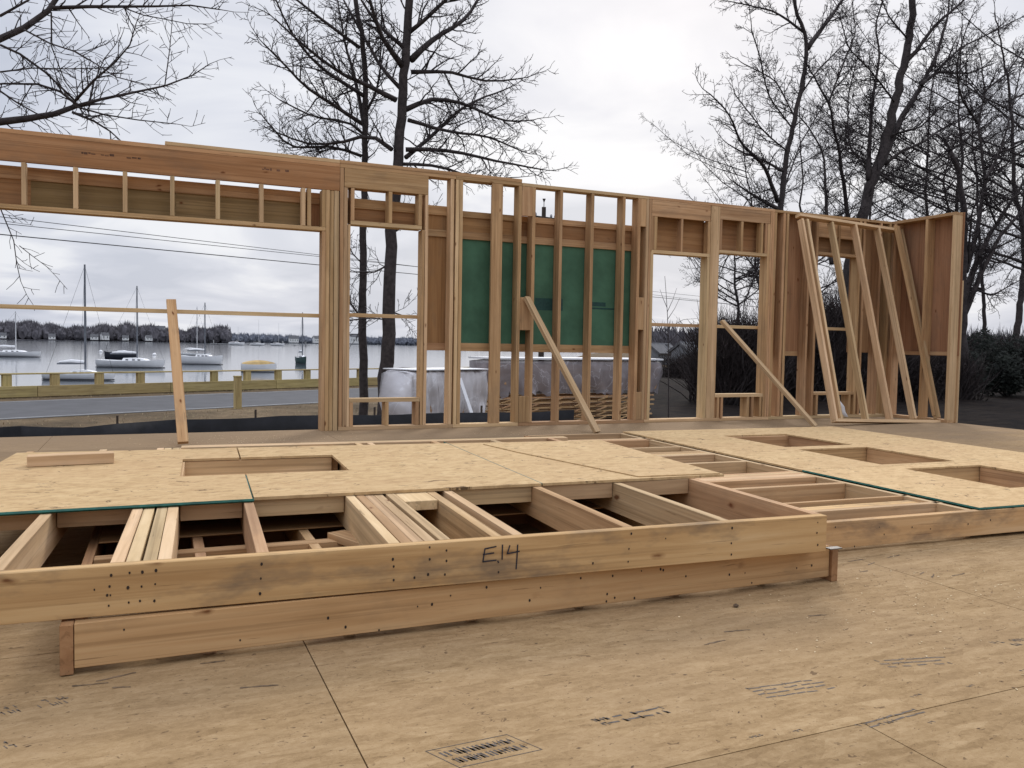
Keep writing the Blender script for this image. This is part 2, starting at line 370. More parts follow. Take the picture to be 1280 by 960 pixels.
# printed marks on the sub-floor, each an illegible ink stamp
def stamp(x0, y0, x1, y1, wid, rowsn, mat, seed, frame=False, dens=.8, bold=1.0, dash=0, lean=-.45):
    rs = random.Random(seed); mb = MB(); L = math.hypot(x1-x0, y1-y0); ux, uy = (x1-x0)/L, (y1-y0)/L; vx, vy = -uy, ux
    def quad(s0, s1, t0, t1, sk=0):
        z = .0006; P = []
        for s, t in ((s0, t0), (s1, t0+sk), (s1, t1+sk), (s0, t1)):
            s2 = s+lean*t; P.append((x0+ux*s2+vx*t, y0+uy*s2+vy*t, z))
        n = len(mb.v); mb.v.extend(P); mb.f.append((n, n+1, n+2, n+3))
    rh = wid/rowsn
    for r in range(rowsn):
        s = .004
        while s < L-.008:
            w = rs.uniform(.004, .011)
            if rs.random() < dens:
                h0 = r*rh+rh*.18; h1 = r*rh+rh*.82
                k = rs.random()
                if k < dash: w = rs.uniform(.02, .04); quad(s, s+w, (h0+h1)/2-rh*.12, (h0+h1)/2+rh*.14, rs.uniform(-.004, .004))
                elif k < .35: quad(s, s+.0028*bold, h0, h1)
                elif k < .6: quad(s, s+w, h0, h0+rh*.2*bold); quad(s, s+.0028*bold, h0, h1)
                elif k < .8: quad(s, s+w, h1-rh*.2, h1); quad(s+w-.003, s+w, h0, h1)
                else: quad(s, s+w, (h0+h1)/2-rh*.1, (h0+h1)/2+rh*.1, rs.uniform(-.003, .003)); quad(s+w/2, s+w/2+.003, h0, h1)
            s += w+.003
    if frame:
        e = .0022
        quad(-.012, L+.012, -.012, -.012+e); quad(-.012, L+.012, wid+.01, wid+.01+e); quad(-.012, -.012+e, -.012, wid+.01); quad(L+.01, L+.012, -.012, wid+.01); quad(.05, .052, 0, wid)
    return mb.build('printed_stamp', mat, floor)
stamp(.620, 1.650, .800, 1.655, .075, 2, 'dark_ink', 1, True, 1.0, 1.9)
stamp(.995, 1.690, 1.215, 1.690, .050, 2, 'dark_ink', 2, False, .9, 2.2, .35)
stamp(1.49, 1.665, 1.71, 1.645, .085, 4, 'faded_ink', 3, False, .7, 1.5, .9)
stamp(1.97, 1.700, 2.19, 1.650, .070, 3, 'faded_ink', 4, False, .6, 1.5, .8)
stamp(2.46, 1.690, 2.70, 1.660, .060, 2, 'faded_ink', 5, False, .6)
stamp(1.60, 1.435, 1.84, 1.450, .040, 2, 'faded_ink', 6, False, .8, 1.5, .5)
stamp(-.33, 2.28, -.17, 2.30, .06, 2, 'faded_ink', 7, False, .5)
stamp(-.36, 2.08, -.27, 2.09, .05, 2, 'faded_ink', 8, False, .6)
for k, (x, y) in enumerate(((1.42, 1.49), (1.30, 1.505), (1.86, 1.53), (2.05, 1.52), (1.75, 1.40), (2.3, 1.54))):
    stamp(x, y, x+.05, y+.004, .014, 1, 'faded_ink', 20+k, False, .8)
sm = MB(); rs = random.Random(77)
for (x, y) in ((1060, 702), (1085, 706), (1075, 715), (1110, 697), (1165, 722), (1150, 718), (1190, 720), (960, 700), (905, 790), (880, 806), (1010, 770), (300, 860), (250, 830), (90, 858), (120, 852), (140, 860)):
    p = atZ(x, y, 0); L = rs.uniform(.04, .11); a = rs.gauss(.15, .25); c, s_ = math.cos(a), math.sin(a); n = len(sm.v); K = 7
    up_ = [(p.x+c*L*k/K, p.y+s_*L*k/K+rs.uniform(.001, .006), .001) for k in range(K+1)]; dn = [(p.x+c*L*k/K, p.y+s_*L*k/K-rs.uniform(.001, .006), .001) for k in range(K, -1, -1)]
    sm.v += up_+dn; sm.f.append(tuple(n+i for i in range(2*K+2))[::-1])
o = sm.build('floor_scuffs', plain('dark_scuff', (.15, .10, .06), .9, .4, 40), floor)
p = atZ(920, 759, 0); cl = bmesh.new(); bmesh.ops.create_icosphere(cl, subdivisions=3, radius=.009)
for v in cl.verts: v.co *= rs.uniform(.7, 1.25); v.co.z *= .6
me = bpy.data.meshes.new('clod'); cl.to_mesh(me); cl.free(); o = link('mud_clod', me, None, plain('brown_clod', (.12, .08, .05), .95, .4, 60)); o.location = (p.x, p.y, .006); tag(o, 'small dark clod lying on the sub-floor in front of the stack', 'clod')
sd = MB(); rs = random.Random(31)
for i in range(2600):
    k = rs.choice(((.9, 7.9), (4.2, 7.8), (7.0, 7.7), (5.8, 6.9), (2.7, 2.1), (.3, 6.6))); x, y = rs.gauss(k[0], .5), rs.gauss(k[1], .25); w_ = rs.uniform(.001, .0035); a = rs.uniform(0, 3.14); c, s_ = math.cos(a)*w_, math.sin(a)*w_; n = len(sd.v)
    sd.v += [(x+c*2, y+s_*2, .0015), (x-s_, y+c, .003), (x-c*2, y-s_*2, .0015), (x+s_, y-c, .0015)]; sd.f.append((n, n+1, n+2, n+3))
o = sd.build('sawdust', plain('pale_sawdust', (.62, .48, .29), .95, .15, 60)); tag(o, 'pale sawdust scattered on the sub-floor near the wall', 'sawdust', kind='stuff')
# gouges and dark scraps on the sub-floor
mk = MB(); rs = random.Random(5)
for i in range(150):
    x, y = rs.uniform(-.8, 4.2), rs.uniform(1.0, 3.0); L = rs.uniform(.004, .018); w = rs.uniform(.001, .003); a = rs.gauss(.1, .5)
    c, s = math.cos(a), math.sin(a); n = len(mk.v)
    mk.v += [(x, y, .0008), (x+c*L*.5-s*w, y+s*L*.5+c*w, .0012), (x+c*L, y+s*L, .0008), (x+c*L*.5+s*w, y+s*L*.5-c*w, .0012)]; mk.f.append((n, n+3, n+2, n+1))
o = mk.build('wood_chips', plain('dark_chips', (.13, .08, .045), .9, .4, 50), None); tag(o, 'scattered dark wood chips and scuffs on the sub-floor', 'debris', kind='stuff')

# ------------------------------------------------------------------ THE STANDING WALL
YI, YO, YS = 8.50, 8.64, 8.652     # inner face, outer face of the studs, outer face of sheathing
T = .038
def panel(x0, label, loc=(0, 0, 0)):
    return empty('wall_panel', (x0, YI, 0), 0, label, 'wall panel', 'standing wall panels of the framed house')
class P:
    def __init__(s, x0, label): s.x0 = x0; s.e = panel(x0, label)
    def b(s, name, x0, x1, z0, z1, y0=YI, y1=YO, mat='spf', bow=0):
        return board(name, s.e, (x0-s.x0, y0-YI, z0), (x1-s.x0, y1-YI, z1), mat, bow)
    def stud(s, x, z0=.038, z1=2.70, name='stud', w=T, mat=None, y0=YI, y1=YO):
        return s.b(name, x, x+w, z0, z1, y0, y1, mat or random.choice(['spf', 'spf', 'spf_pale']), .0025)
def osbrect(p, name, x0, x1, z0, z1, mat, y0=YO+.001, y1=YS):
    return p.b(name, x0, x1, z0, z1, y0, y1, mat)

# A: long header panel over the wide opening
A = P(-3.2, 'long panel with a deep reddish header over the wide left opening')
A.b('top_plate', -3.2, 1.785, 2.702, 2.740, mat='fir')
A.b('top_plate', .14, 1.785, 2.742, 2.777, mat='spf_pale')
hd = A.b('header', -3.2, 1.786, 2.462, 2.700, YI, YI+.045, 'header')
for k in range(12):
    zz = 2.085
    A.b('cripple_stud', -1.848+.4064*k-1.218+.0+.812, -1.848+.4064*k-1.218+.812+T, zz, 2.460, YI, YI+.089, 'spf_pale') if -2.3+.4064*k < 1.5 else None
A.b('cripple_stud', 1.46, 1.46+T, 2.085, 2.460, YI, YI+.089, 'spf')
A.b('opening_head', -3.2, 1.646, 2.045, 2.083, YI, YO, 'spf'); A.b('cripple_stud', 1.608, 1.646, 2.0845, 2.460, YI, YO, 'spf')
A.b('backing_plank', -3.2, 1.64, 2.33, 2.445, YO+.001, YO+.02, 'spf')
x = -3.2
for xe, mt in ((-2.2, 'ply_olive'), (-.98, 'ply'), (.24, 'ply_olive'), (1.46, 'ply_olive'), (1.70, 'ply')):
    osbrect(A, 'sheathing', x, xe-.0003, 2.05, 2.36, mt, YO+.021, YO+.034); x = xe
A.stud(1.608, .0, 2.043, 'trimmer_stud', mat='spf'); A.stud(1.649, 0.0, 2.46); A.stud(1.691, 0, 2.46, y0=YI+.006); A.stud(1.733, 0, 2.46, w=.046)
# header print, illegible mill marks
def marks(par, x0, x1, z, h, seed, mat='ink', yface=YI-.0015, rel=None):
    mb = MB(); rs = random.Random(seed); x = x0
    while x < x1:
        w = rs.uniform(.012, .05)
        if rs.random() < .75:
            zz = z+rs.uniform(-.2, .2)*h; hh = h*rs.uniform(.3, 1)
            mb.box((x-rel[0], yface-rel[1], zz), (x+w, yface+.001-rel[1], zz+hh)) if False else mb.box((x-rel[0], yface-rel[1], zz), (x-rel[0]+w*.8, yface+.001-rel[1], zz+hh))
        x += w
    return mb.build('printed_mark', mat, par)
m1 = marks(A.e, -.56, .02, 2.585, .022, 3, plain('burnt_mark', (.10, .05, .03), .8, .3, 30), rel=(-3.2, YI))
m1 = marks(A.e, 1.02, 1.28, 2.60, .026, 4, plain('faint_mark', (.17, .085, .05), .8, .3, 30), rel=(-3.2, YI))

# B: window panel + studs
B = P(1.788, 'narrow window panel beside the wide opening, wide pale header over it')
B.b('top_plate', 1.788, 3.045, 2.702, 2.740, mat='spf'); B.b('top_plate', 1.787, 3.83, 2.742, 2.777, mat='spf')
B.b('bottom_plate', 1.788, 3.045, 0, T, mat='spf_pale')
B.b('header', 1.834, 2.735, 2.505, 2.701, YI, YI+.038, 'spf'); B.b('header', 1.834, 2.735, 2.505, 2.701, YO-.038, YO, 'spf')
B.stud(1.789, mat='spf'); B.stud(1.832, z1=2.503)
B.stud(1.872, z1=2.13, name='trimmer_stud', w=.028, mat='spf_pale')
B.b('window_head', 1.902, 2.665, 2.132, 2.172, mat='spf_pale')
for cx in (1.902, 2.30, 2.627): B.b('cripple_stud', cx, cx+T, 2.174, 2.503, YI, YO, 'spf')
B.b('window_sill', 1.902, 2.665, .292, .332, mat='spf_pale')
for cx in (1.903, 2.285, 2.62): B.b('cripple_stud', cx, cx+T, T+.001, .290, YI, YO, 'spf')
B.stud(2.668, T, 2.13, 'trimmer_stud', w=.030); B.stud(2.702, z1=2.503, w=.034, mat='spf_pale')
B.b('backing_plank', 1.85, 3.045, 2.325, 2.425, YO+.001, YO+.02, 'spf')
osbrect(B, 'sheathing', 1.85, 2.74, 2.16, 2.34, 'ply', YO+.021, YO+.034)
osbrect(B, 'sheathing', 2.74, 3.045, .86, 2.34, 'ply', YO+.021, YO+.034)
B.b('backing_plank', 2.70, 3.045, 2.09, 2.165, YO+.001, YO+.02, 'spf')
B.b('backing_plank', 2.70, 3.045, .845, .925, YO+.001, YO+.02, 'spf')
B.stud(2.988, z1=2.70); 

# C: stud panel with the green sheathing, left half
Cc = P(3.047, 'tall stud panel holding the left part of the green sheathing')
Cc.b('top_plate', 3.047, 3.83, 2.702, 2.740, mat='spf'); Cc.b('bottom_plate', 3.047, 3.83, 0, T, mat='spf_pale')
Cc.stud(3.048, mat='spf_pale'); Cc.stud(3.090, mat='spf')
Cc.b('stud', 3.472, 3.600, .038, 2.70, YI, YI+.038, 'spf'); Cc.stud(3.518, y0=YI+.039); 
Cc.stud(3.794, mat='spf')
Cc.b('backing_plank', 3.047, 3.83, 2.325, 2.392, YO+.001, YO+.02, 'spf'); Cc.b('backing_plank', 3.047, 3.83, 2.085, 2.165, YO+.001, YO+.02, 'spf')
Cc.b('backing_plank', 3.047, 3.83, .842, .932, YO+.001, YO+.02, 'spf')
s = osbrect(Cc, 'sheathing', 3.05, 3.83, .86, 2.12, 'green', YO+.021, YO+.034); s['label'] = 'green sheathing sheet'
osbrect(Cc, 'sheathing', 3.047, 3.83, 2.122, 2.36, 'ply', YO+.021, YO+.034)

# D: right half
D = P(3.834, 'tall stud panel with exposed studs in front of the wider green sheathing sheet')
D.b('top_plate', 3.834, 5.515, 2.702, 2.738, mat='spf_pale'); D.b('bottom_plate', 3.834, 5.515, 0, T, mat='spf')
for z0, z1 in ((2.375, 2.70), (1.09, 1.46), (.04, .34)):
    D.b('blocking', 3.835, 3.965, z0, z1, YI, YI+T, 'spf')
for xx in (3.966, 4.312, 4.723, 5.147): D.stud(xx, mat='spf')
D.stud(5.360, mat='spf')
for z0, z1 in ((2.370, 2.70), (1.13, 1.52), (.04, .376)):
    D.b('blocking', 5.399, 5.477, z0, z1, YI+.002, YI+T, 'spf')
osbrect(D, 'blocking', 5.399, 5.477, .04, 2.7, 'spf', YO-.03, YO)
D.stud(5.478, mat='spf_pale', w=.036)
D.b('backing_plank', 3.834, 5.50, 2.325, 2.392, YO+.001, YO+.02, 'spf'); D.b('backing_plank', 3.834, 5.50, 2.085, 2.165, YO+.001, YO+.02, 'spf')
D.b('backing_plank', 3.834, 5.50, .842, .932, YO+.001, YO+.02, 'spf')
s = osbrect(D, 'sheathing', 3.833, 5.50, .86, 2.12, 'green', YO+.021, YO+.034); s['label'] = 'green sheathing sheet with a dark printed patch'
osbrect(D, 'sheathing', 3.833, 5.50, 2.122, 2.36, 'ply', YO+.021, YO+.034)
pm = MB(); pm.box((.26, YO+.0195-YI, 1.33), (.62, YO+.0205-YI, 1.47)); pm.box((.98, YO+.0195-YI, 1.365), (1.40, YO+.0205-YI, 1.385)); pm.box((.93, YO+.0195-YI, 1.40), (1.20, YO+.0205-YI, 1.45))
pm.build('printed_mark', plain('blue_green_print', (.018, .06, .052), .6, .2, 30), D.e)

# E: two tall window openings
E_ = P(5.516, 'panel with two tall window openings, one reaching the floor')
E_.b('top_plate', 5.516, 7.44, 2.702, 2.738, mat='spf'); E_.b('bottom_plate', 5.516, 7.44, 0, T, mat='spf_pale')
E_.stud(5.517, w=.034); E_.stud(5.553, z1=2.07, name='trimmer_stud', mat='spf_pale')
E_.b('header', 5.555, 6.42, 2.505, 2.70, YI, YI+T, 'spf'); E_.b('window_head', 5.56, 6.425, 2.062, 2.100, mat='spf_pale')
for cx in (5.600, 5.985, 6.388): E_.b('cripple_stud', cx, cx+(.038 if cx != 5.985 else .03), 2.101, 2.503, YI, YI+.089, 'spf')
E_.b('cripple_stud', 5.553, 5.598, 2.101, 2.503, YI, YI+.038, 'spf')
osbrect(E_, 'sheathing', 5.53, 6.43, 2.08, 2.74, 'ply')
E_.stud(6.388, z1=2.06, name='trimmer_stud'); E_.b('stud', 6.432, 6.567, .038, 2.70, YI-.0, YI+.038, 'spf_pale'); E_.stud(6.46, y0=YI+.039); 
E_.b('header', 6.568, 7.365, 2.545, 2.70, YI, YI+T, 'spf'); E_.b('window_head', 6.568, 7.328, 2.122, 2.160, mat='spf_pale')
for cx in (6.568, 6.90, 7.22, 7.29): E_.b('cripple_stud', cx, cx+.036, 2.161, 2.543, YI, YI+.089, 'spf')
osbrect(E_, 'sheathing', 6.45, 7.44, 2.14, 2.74, 'ply')
E_.stud(7.332, z1=2.54, name='trimmer_stud'); E_.stud(7.372, w=.03); E_.stud(7.404, w=.034)
E_.b('window_sill', 6.568, 7.330, .30, .342, mat='spf_pale')
for cx in (6.60, 6.66, 7.08, 7.15, 7.28): E_.b('cripple_stud', cx, cx+.036, T+.001, .299, YI, YO, 'spf')

# F: right panel with small window, fully sheathed above
F_ = P(7.441, 'sheathed panel with a small dark window behind the leaning frame')
F_.b('top_plate', 7.441, 9.52, 2.702, 2.735, mat='spf'); F_.b('bottom_plate', 7.441, 9.52, 0, T, mat='spf_pale')
F_.b('stud', 7.442, 7.478, T, 2.70, mat='spf', bow=.002)
for xx in (7.585, 7.640, 8.02, 8.155, 8.925, 9.00, 9.31, 9.48): F_.stud(xx, mat='spf')
F_.b('window_head', 8.195, 8.924, 2.20, 2.238); F_.b('window_sill', 8.195, 8.924, .315, .353)
F_.b('cripple_stud', 8.54, 8.578, 2.239, 2.70); F_.b('cripple_stud', 8.24, 8.278, T+.001, .314); F_.b('cripple_stud', 8.83, 8.868, T+.001, .314)
F_.b('header', 8.195, 8.924, 2.44, 2.70, YI+.02, YI+.058)
for a, b_, c, d in ((7.441, 8.20, .90, 2.735), (8.203, 8.912, 2.20, 2.735), (8.914, 9.695, .90, 2.735)): osbrect(F_, 'sheathing', a, b_, c, d, 'ply_back')
F_.b('backing_plank', 7.45, 8.19, .84, .90, YO+.001, YO+.02, 'spf')

# G: return wall
G = empty('wall_panel', (9.54, 7.52, 0), 0, 'short return wall coming forward at the right end with a broad end post', 'wall panel', 'standing wall panels of the framed house')
def gb(name, x0, x1, y0, y1, z0, z1, mat='spf', bow=0): return board(name, G, (x0-9.54, y0-7.52, z0), (x1-9.54, y1-7.52, z1), mat, bow)
gb('top_plate', 9.54, 9.68, 7.52, 8.64, 2.702, 2.740, 'spf'); gb('bottom_plate', 9.54, 9.68, 7.52, 8.64, 0, T, 'spf')
gb('end_post', 9.54, 9.68, 7.52, 7.560, T, 2.70, 'spf_pale', .002)
gb('stud', 9.54, 9.68, 7.93, 7.968, T, 2.70, 'spf', .002); gb('stud', 9.56, 9.68, 8.50, 8.56, T, 2.70, 'spf'); gb('stud', 9.54, 9.68, 8.44, 8.478, T, 2.70, 'spf')
gb('sheathing', 9.682, 9.693, 7.50, 8.64, .88, 2.742, 'ply_back'); gb('backing_plank', 9.66, 9.681, 7.565, 8.43, .88, .93, 'spf')
gb('edge_strip', 9.694, 9.72, 7.50, 7.54, 0, 1.86, 'spf_pale')

# ------------------------------------------------------------------ BATTENS across the openings
def batten(x0, x1, z, label, dz=.04, mat='spf_pale'):
    o = board('guard_batten', None, (x0, YO+.036, z-dz/2), (x1, YO+.036+.02, z+dz/2), mat, .002)
    return tag(o, label, 'guard rail', 'thin rails nailed across the openings')
batten(-3.6, 1.70, 1.188, 'long thin rail across the wide left opening, harbour behind it')
batten(1.86, 2.72, 1.206, 'thin rail across the narrow window in front of the two tree trunks')
batten(5.56, 6.45, 1.206, 'thin rail across the window that reaches down to the floor')
batten(6.52, 7.40, 1.206, 'thin rail across the window with dark trees, meeting the diagonal brace')
batten(8.16, 8.96, 1.22, 'thin rail across the small window behind the leaning frame')

# ------------------------------------------------------------------ BRACES
def brace(p, q, w, wdir, mat, label):
    o = plank('diagonal_brace', None, p, q, w, .038, wdir, mat, .003); return tag(o, label, 'brace', 'loose braces leaning from floor to wall')
o = brace((.262, 7.57, .03), (.192, 8.60, 1.29), .087, (1, 0, 0), 'fir', 'reddish speckled board leaning upright in the wide left opening')
brace((4.34, 7.58, .01), (3.90, 8.48, 1.46), .085, (1, .4, 0), 'spf_pale', 'pale diagonal brace leaning on the studs of the green sheathing')
brace((7.28, 7.50, .01), (6.62, 8.475, 1.27), .085, (1, .4, 0), 'spf_pale', 'pale diagonal brace leaning on the post between the two tall windows')
brace((9.55, 7.70, .08), (9.50, 8.40, 2.66), .12, (1, .3, 0), 'spf', 'wide board standing slanted against the corner of the return wall')

# ------------------------------------------------------------------ LEANING STUD FRAME
LF = empty('stud_frame', (7.66, 7.63, 0), math.atan2(.07, 1.94), 'pale open stud frame leaning against the wall by the right corner', 'stud frame')
lean = math.atan2(2.64, .79)
ey = Vector((.035, math.cos(lean), math.sin(lean))).normalized()     # along the studs
ex = Vector((1, 0, 0)); ez = ex.cross(ey).normalized()
def lf(name, s0, s1, t0, t1, d0=0, d1=.089, mat='spf_pale'):
    c = ex*((s0+s1)/2)+ey*((t0+t1)/2)-ez*((d0+d1)/2)*-1
    if (t1-t0) > (s1-s0): me = box_mesh(t1-t0, d1-d0, s1-s0, .0015, 5, .003); cols = (ey, ez, ey.cross(ez))
    else: me = box_mesh(s1-s0, d1-d0, t1-t0, .0015, 5, .003); exx = ey.cross(ez).normalized(); cols = (exx, ez, exx.cross(ez))
    o = link(name, me, LF, MT[mat]); Rm = Matrix(cols).transposed().to_4x4(); Rm.translation = c; o.matrix_local = Rm
if ez.y > 0: ez = -ez
lf('bottom_plate', 0, 1.93, .0, .038); lf('top_plate', -.02, 1.80, 2.715, 2.753)
for s in (.0, .085, .53, .96, 1.40, 1.86): lf('stud', s, s+.036, .039, 2.714)
# ------------------------------------------------------------------ STACKED WALL PANELS
def frame_at(o_, ang, name, label):
    return empty(name, o_, ang, label, 'wall panel', 'wall panels stacked flat on the deck')
# lower left panel
Lp = frame_at((2.50, 2.455, 0), math.atan2(-.012, 1), 'stacked_wall_panel', 'reddish lower panel of the near stack, lying right on the deck under the marked one')
def lb(name, a, b, mat='spf', bow=0): return board(name, Lp, a, b, mat, bow)
lb('front_plate', (-2.69, 0, .019), (-.02, .038, .142), 'fir')
lb('end_stud', (-2.725, -.001, .003), (-2.692, 2.6, .141), 'ply'); lb('end_stud', (-.018, -.012, .0), (.014, 2.6, .136), 'ply')
lb('shade_filler', (-3.70, .10, 0), (-3.66, 2.6, .14)); lb('rear_plate', (-3.66, 2.60, 0), (-2.73, 2.638, .14)); lb('rear_plate', (-2.69, 2.60, 0), (0, 2.638, .14))  # boards left of the end stud are added to keep light out of the bays
lb('inner_plate', (-2.69, .70, .06), (-1.82, .76, .143), 'spf'); lb('blocking', (-2.60, .77, .03), (-2.2, .80, .12), 'spf')
lb('sheathing', (-2.69, .95, .1425), (-.01, 2.60, .1475), 'ply'); lb('inner_plate', (-2.69, 1.35, 0), (-.03, 1.385, .139), 'ply')  # this inner plate is added to block light inside the panel
for s in (-2.36, -1.95, -1.54, -1.14, -.74, -.34): lb('stud', (s, .04, 0), (s+T, 2.598, .14), 'spf')
plank('loose_block', Lp, (-1.83, .78, .15), (-1.66, .35, .15), .08, .03, (1, 0, 0), 'spf')
rs = random.Random(3)
# nail marks on the front plates
def nails(par, pts, yf, name='nail_marks'):
    mb = MB()
    for s, z in pts:
        r = rs.uniform(.0022, .004); n = len(mb.v)
        for j in range(8): mb.v.append((s+r*math.cos(j*.785), yf, z+r*1.4*math.sin(j*.785)))
        mb.f.append(tuple(n+j for j in range(8)))
    return mb.build(name, 'nail', par)
nails(Lp, [(rs.uniform(-2.6, -.1), rs.uniform(.02, .13)) for i in range(26)], -.0012)
# upper left panel, marked E14
U = frame_at((2.38, 2.375, .148), math.atan2(-.055, 1), 'stacked_wall_panel', 'upper panel of the near stack with E14 handwritten on its front plate')
def ub(name, a, b, mat='spf_pale', bow=0): return board(name, U, a, b, mat, bow)
fp = ub('front_plate', (-3.75, 0, 0), (0, .038, .139), 'spf_front')
for s in (-3.45, -3.15, -2.788, -2.49, -2.450, -2.405, -2.366, -2.095, -1.695, -1.655, -1.616, -1.577, -1.528, -1.350, -1.275, -.858, -.452, -.038):
    zt = .139+random.uniform(-.002, .001); mt = random.choice(['spf_pale', 'spf'])
    if -2.34 < s < -1.55:
        ub('stud', (s, .039, .001), (s+T-.0015, 1.439, zt), mt, .0012); ub('stud', (s, 2.094, .001), (s+T-.0015, 2.66, zt), mt)
    else: ub('stud', (s, .039, .001), (s+T-.0015, 2.66, zt), mt, .0012)
ub('end_plate', (-3.79, .0, 0), (-3.752, 2.7, .139)); ub('rear_plate', (-2.35, 2.70, 0), (.12, 2.738, .14)); ub('rear_plate', (-2.35, 2.661, 0), (.12, 2.699, .139))  # end plate added out of view to shut light out at the left
prev = [(-2.75, -2.49), (-2.328, -2.095), (-2.057, -1.695), (-1.49, -1.35), (-1.237, -.858), (-.82, -.452), (-.414, -.038), (-3.1, -2.79)]
for a, b_ in prev: ub('blocking', (a+.002, .90, .068), (b_-.002, .938, .1385), 'spf_pale')
ub('blocking', (-1.488, .70, .10), (-1.352, .90, .1385), 'spf_pale')
ub('window_plate', (-2.34, 2.055, 0), (-1.58, 2.093, .138)); ub('window_plate', (-2.34, 1.44, 0), (-1.58, 1.478, .138))
ub('rear_plate', (-2.36, 2.56, .118), (-1.4, 2.659, .150), 'spf_pale')
ZS = .1405
def us(name, outline, z0, z1, mat, holes=(), label=None):
    o = sheet(name, U, outline, z0, z1, mat, holes)
    if label: o['label'] = label
    return o
o = us('sheathing', [(-3.20, .80), (-2.062, .845), (-2.062, 1.48), (-2.34, 1.48), (-2.34, 2.05), (-2.062, 2.05), (-2.062, 2.47), (-2.42, 2.47), (-3.17, 2.50)], ZS, ZS+.012, 'osb', [] , 'strand board sheet with a green edge')
# green factory edge of the first sheet
gm = MB(); gm.tube([(-3.20, .797, ZS+.006), (-2.6, .82, ZS+.006), (-2.060, .842, ZS+.006), (-2.059, 1.45, ZS+.006)], .0068, 4); gm.build('green_edge', 'green_edge', U)
us('sheathing', [(-2.055, .875), (-.818, .888), (-.818, 2.42), (-2.055, 2.47), (-2.055, 2.05), (-1.58, 2.05), (-1.58, 1.48), (-2.055, 1.48)], ZS, ZS+.012, 'osb', [])
us('sheathing', [(-.812, .888), (.165, .905), (.215, 2.36), (-.812, 2.41)], ZS, ZS+.012, 'osb')
us('sheathing', [(-.30, .93), (.15, .915), (.20, 2.35), (-.62, 2.30), (-.55, 1.9)], ZS+.0125, ZS+.0175, 'osb')
gs = MB(); gs.box((-.817, .89, ZS+.004), (-.8125, 2.5, ZS+.0122)); gs.build('green_edge', 'green_edge', U)
# handwriting E14
def stroke(mb, pts, w=.0045, yf=-.0016):
    for (a, b2) in zip(pts[:-1], pts[1:]):
        d = Vector((b2[0]-a[0], 0, b2[1]-a[1])); n = Vector((-d.z, 0, d.x)).normalized()*w/2; e = d.normalized()*w*.3
        k = len(mb.v); A = Vector((a[0], yf, a[1])); Bq = Vector((b2[0], yf, b2[1]))
        mb.v += [tuple(A-e+n), tuple(A-e-n), tuple(Bq+e-n), tuple(Bq+e+n)]; mb.f.append((k, k+1, k+2, k+3))
# front face coordinates from the photo
def fc(x, y):
    o0 = Vector((2.38, 2.375, 0)); u = Vector((.99849, -.05492, 0)); nrm = Vector((.05492, .99849, 0))
    d = ray(x, y); t = (o0-EYE).dot(nrm)/d.dot(nrm); p = EYE+d*t; return ((p-o0).dot(u), p.z-.148)
hw = MB()
for L in ([(620, 683), (606, 686), (603.5, 702), (620, 700)], [(604, 693), (617, 691)], [(628, 681), (627.5, 699)], [(637, 682), (634, 692), (649, 689)], [(647, 681), (646, 697), (645, 711)], [(622, 701), (623, 703)]):
    stroke(hw, [fc(*q) for q in L])
hw.build('handwriting', 'ink', U)
def nl(L): return [fc(*q) for q in L]
nails(U, nl([(139, 719), (162, 716), (178, 715), (195, 713), (137, 733), (160, 734.5), (177, 733), (194, 730), (134, 744), (138, 744), (161, 753), (175, 751), (193, 751), (136, 757), (118, 737),
    (327, 705), (326, 723), (325, 742), (491, 699), (537, 684), (558, 688), (492, 708), (537, 699), (558, 701), (492, 725), (518, 722), (535, 718), (556, 718), (623, 715), (789, 667), (786, 686), (785, 702),
    (915, 660), (914, 679), (914, 693), (1022, 653), (1021, 666), (1022, 681), (832, 673), (741, 704)]), -.0013)

# right panel lying flat
Rp = frame_at((2.79, 2.805, 0), math.atan2(-.045, 1), 'stacked_wall_panel', 'panel lying flat at right with three window cut-outs in its sheathing')
def rb(name, a, b, mat='spf_pale', bow=0): return board(name, Rp, a, b, mat, bow)
rb('front_plate', (.0, 0, .017), (3.36, .038, .140), 'spf_front'); rb('end_plate', (0, .039, .0), (.038, 3.62, .138), 'ply')
rb('rear_plate', (.04, 3.60, 0), (3.36, 3.64, .14)); rb('end_plate', (3.32, .04, 0), (3.36, 3.60, .14))
for t0, t1 in ((.235, .340), (.430, .456), (.855, .900), (1.10, 1.34), (1.785, 1.83), (2.16, 2.37), (2.62, 2.66), (3.10, 3.24)):
    z = .139
    if t0 == .235: rb('stud', (.04, .22, .0), (3.3, .258, .139)); rb('flat_stud', (.04, .26, .085), (1.2, .395, .123), 'spf_front'); continue
    n = max(1, round((t1-t0)/.04))
    for k in range(n):
        a = t0+(t1-t0)*k/n; b_ = t0+(t1-t0)*(k+1)/n-.002; rb('stud', (.04, a, 0), (.93 if .4 < t0 < 3 and t0 != .43 else 3.3, b_, z), random.choice(['spf_pale', 'spf']))
rb('inner_plate', (.932, .04, 0), (.966, 3.6, .139), 'spf_pale')
for (t0, t1) in ((2.30, 3.14), (1.34, 2.17), (.40, 1.15)):
    rb('window_plate', (1.66, t0, 0), (1.698, t1, .139), 'spf'); rb('window_plate', (2.385, t0, 0), (2.423, t1, .139), 'spf')
for t in (.36, 1.155, 1.30, 2.175, 2.28, 3.145): rb('stud', (1.0, t, 0), (3.3, t+.036, .139), 'spf')
def rsheet(outl, holes=(), label=None):
    o = sheet('sheathing', Rp, outl, .1405, .1525, 'osb', holes)
    if label: o['label'] = label
rsheet([(.985, .012), (3.38, .0), (3.38, 1.275), (.985, 1.285)], [(1.70, 2.38, .40, 1.15)], 'strand board sheet with a dark green edge')
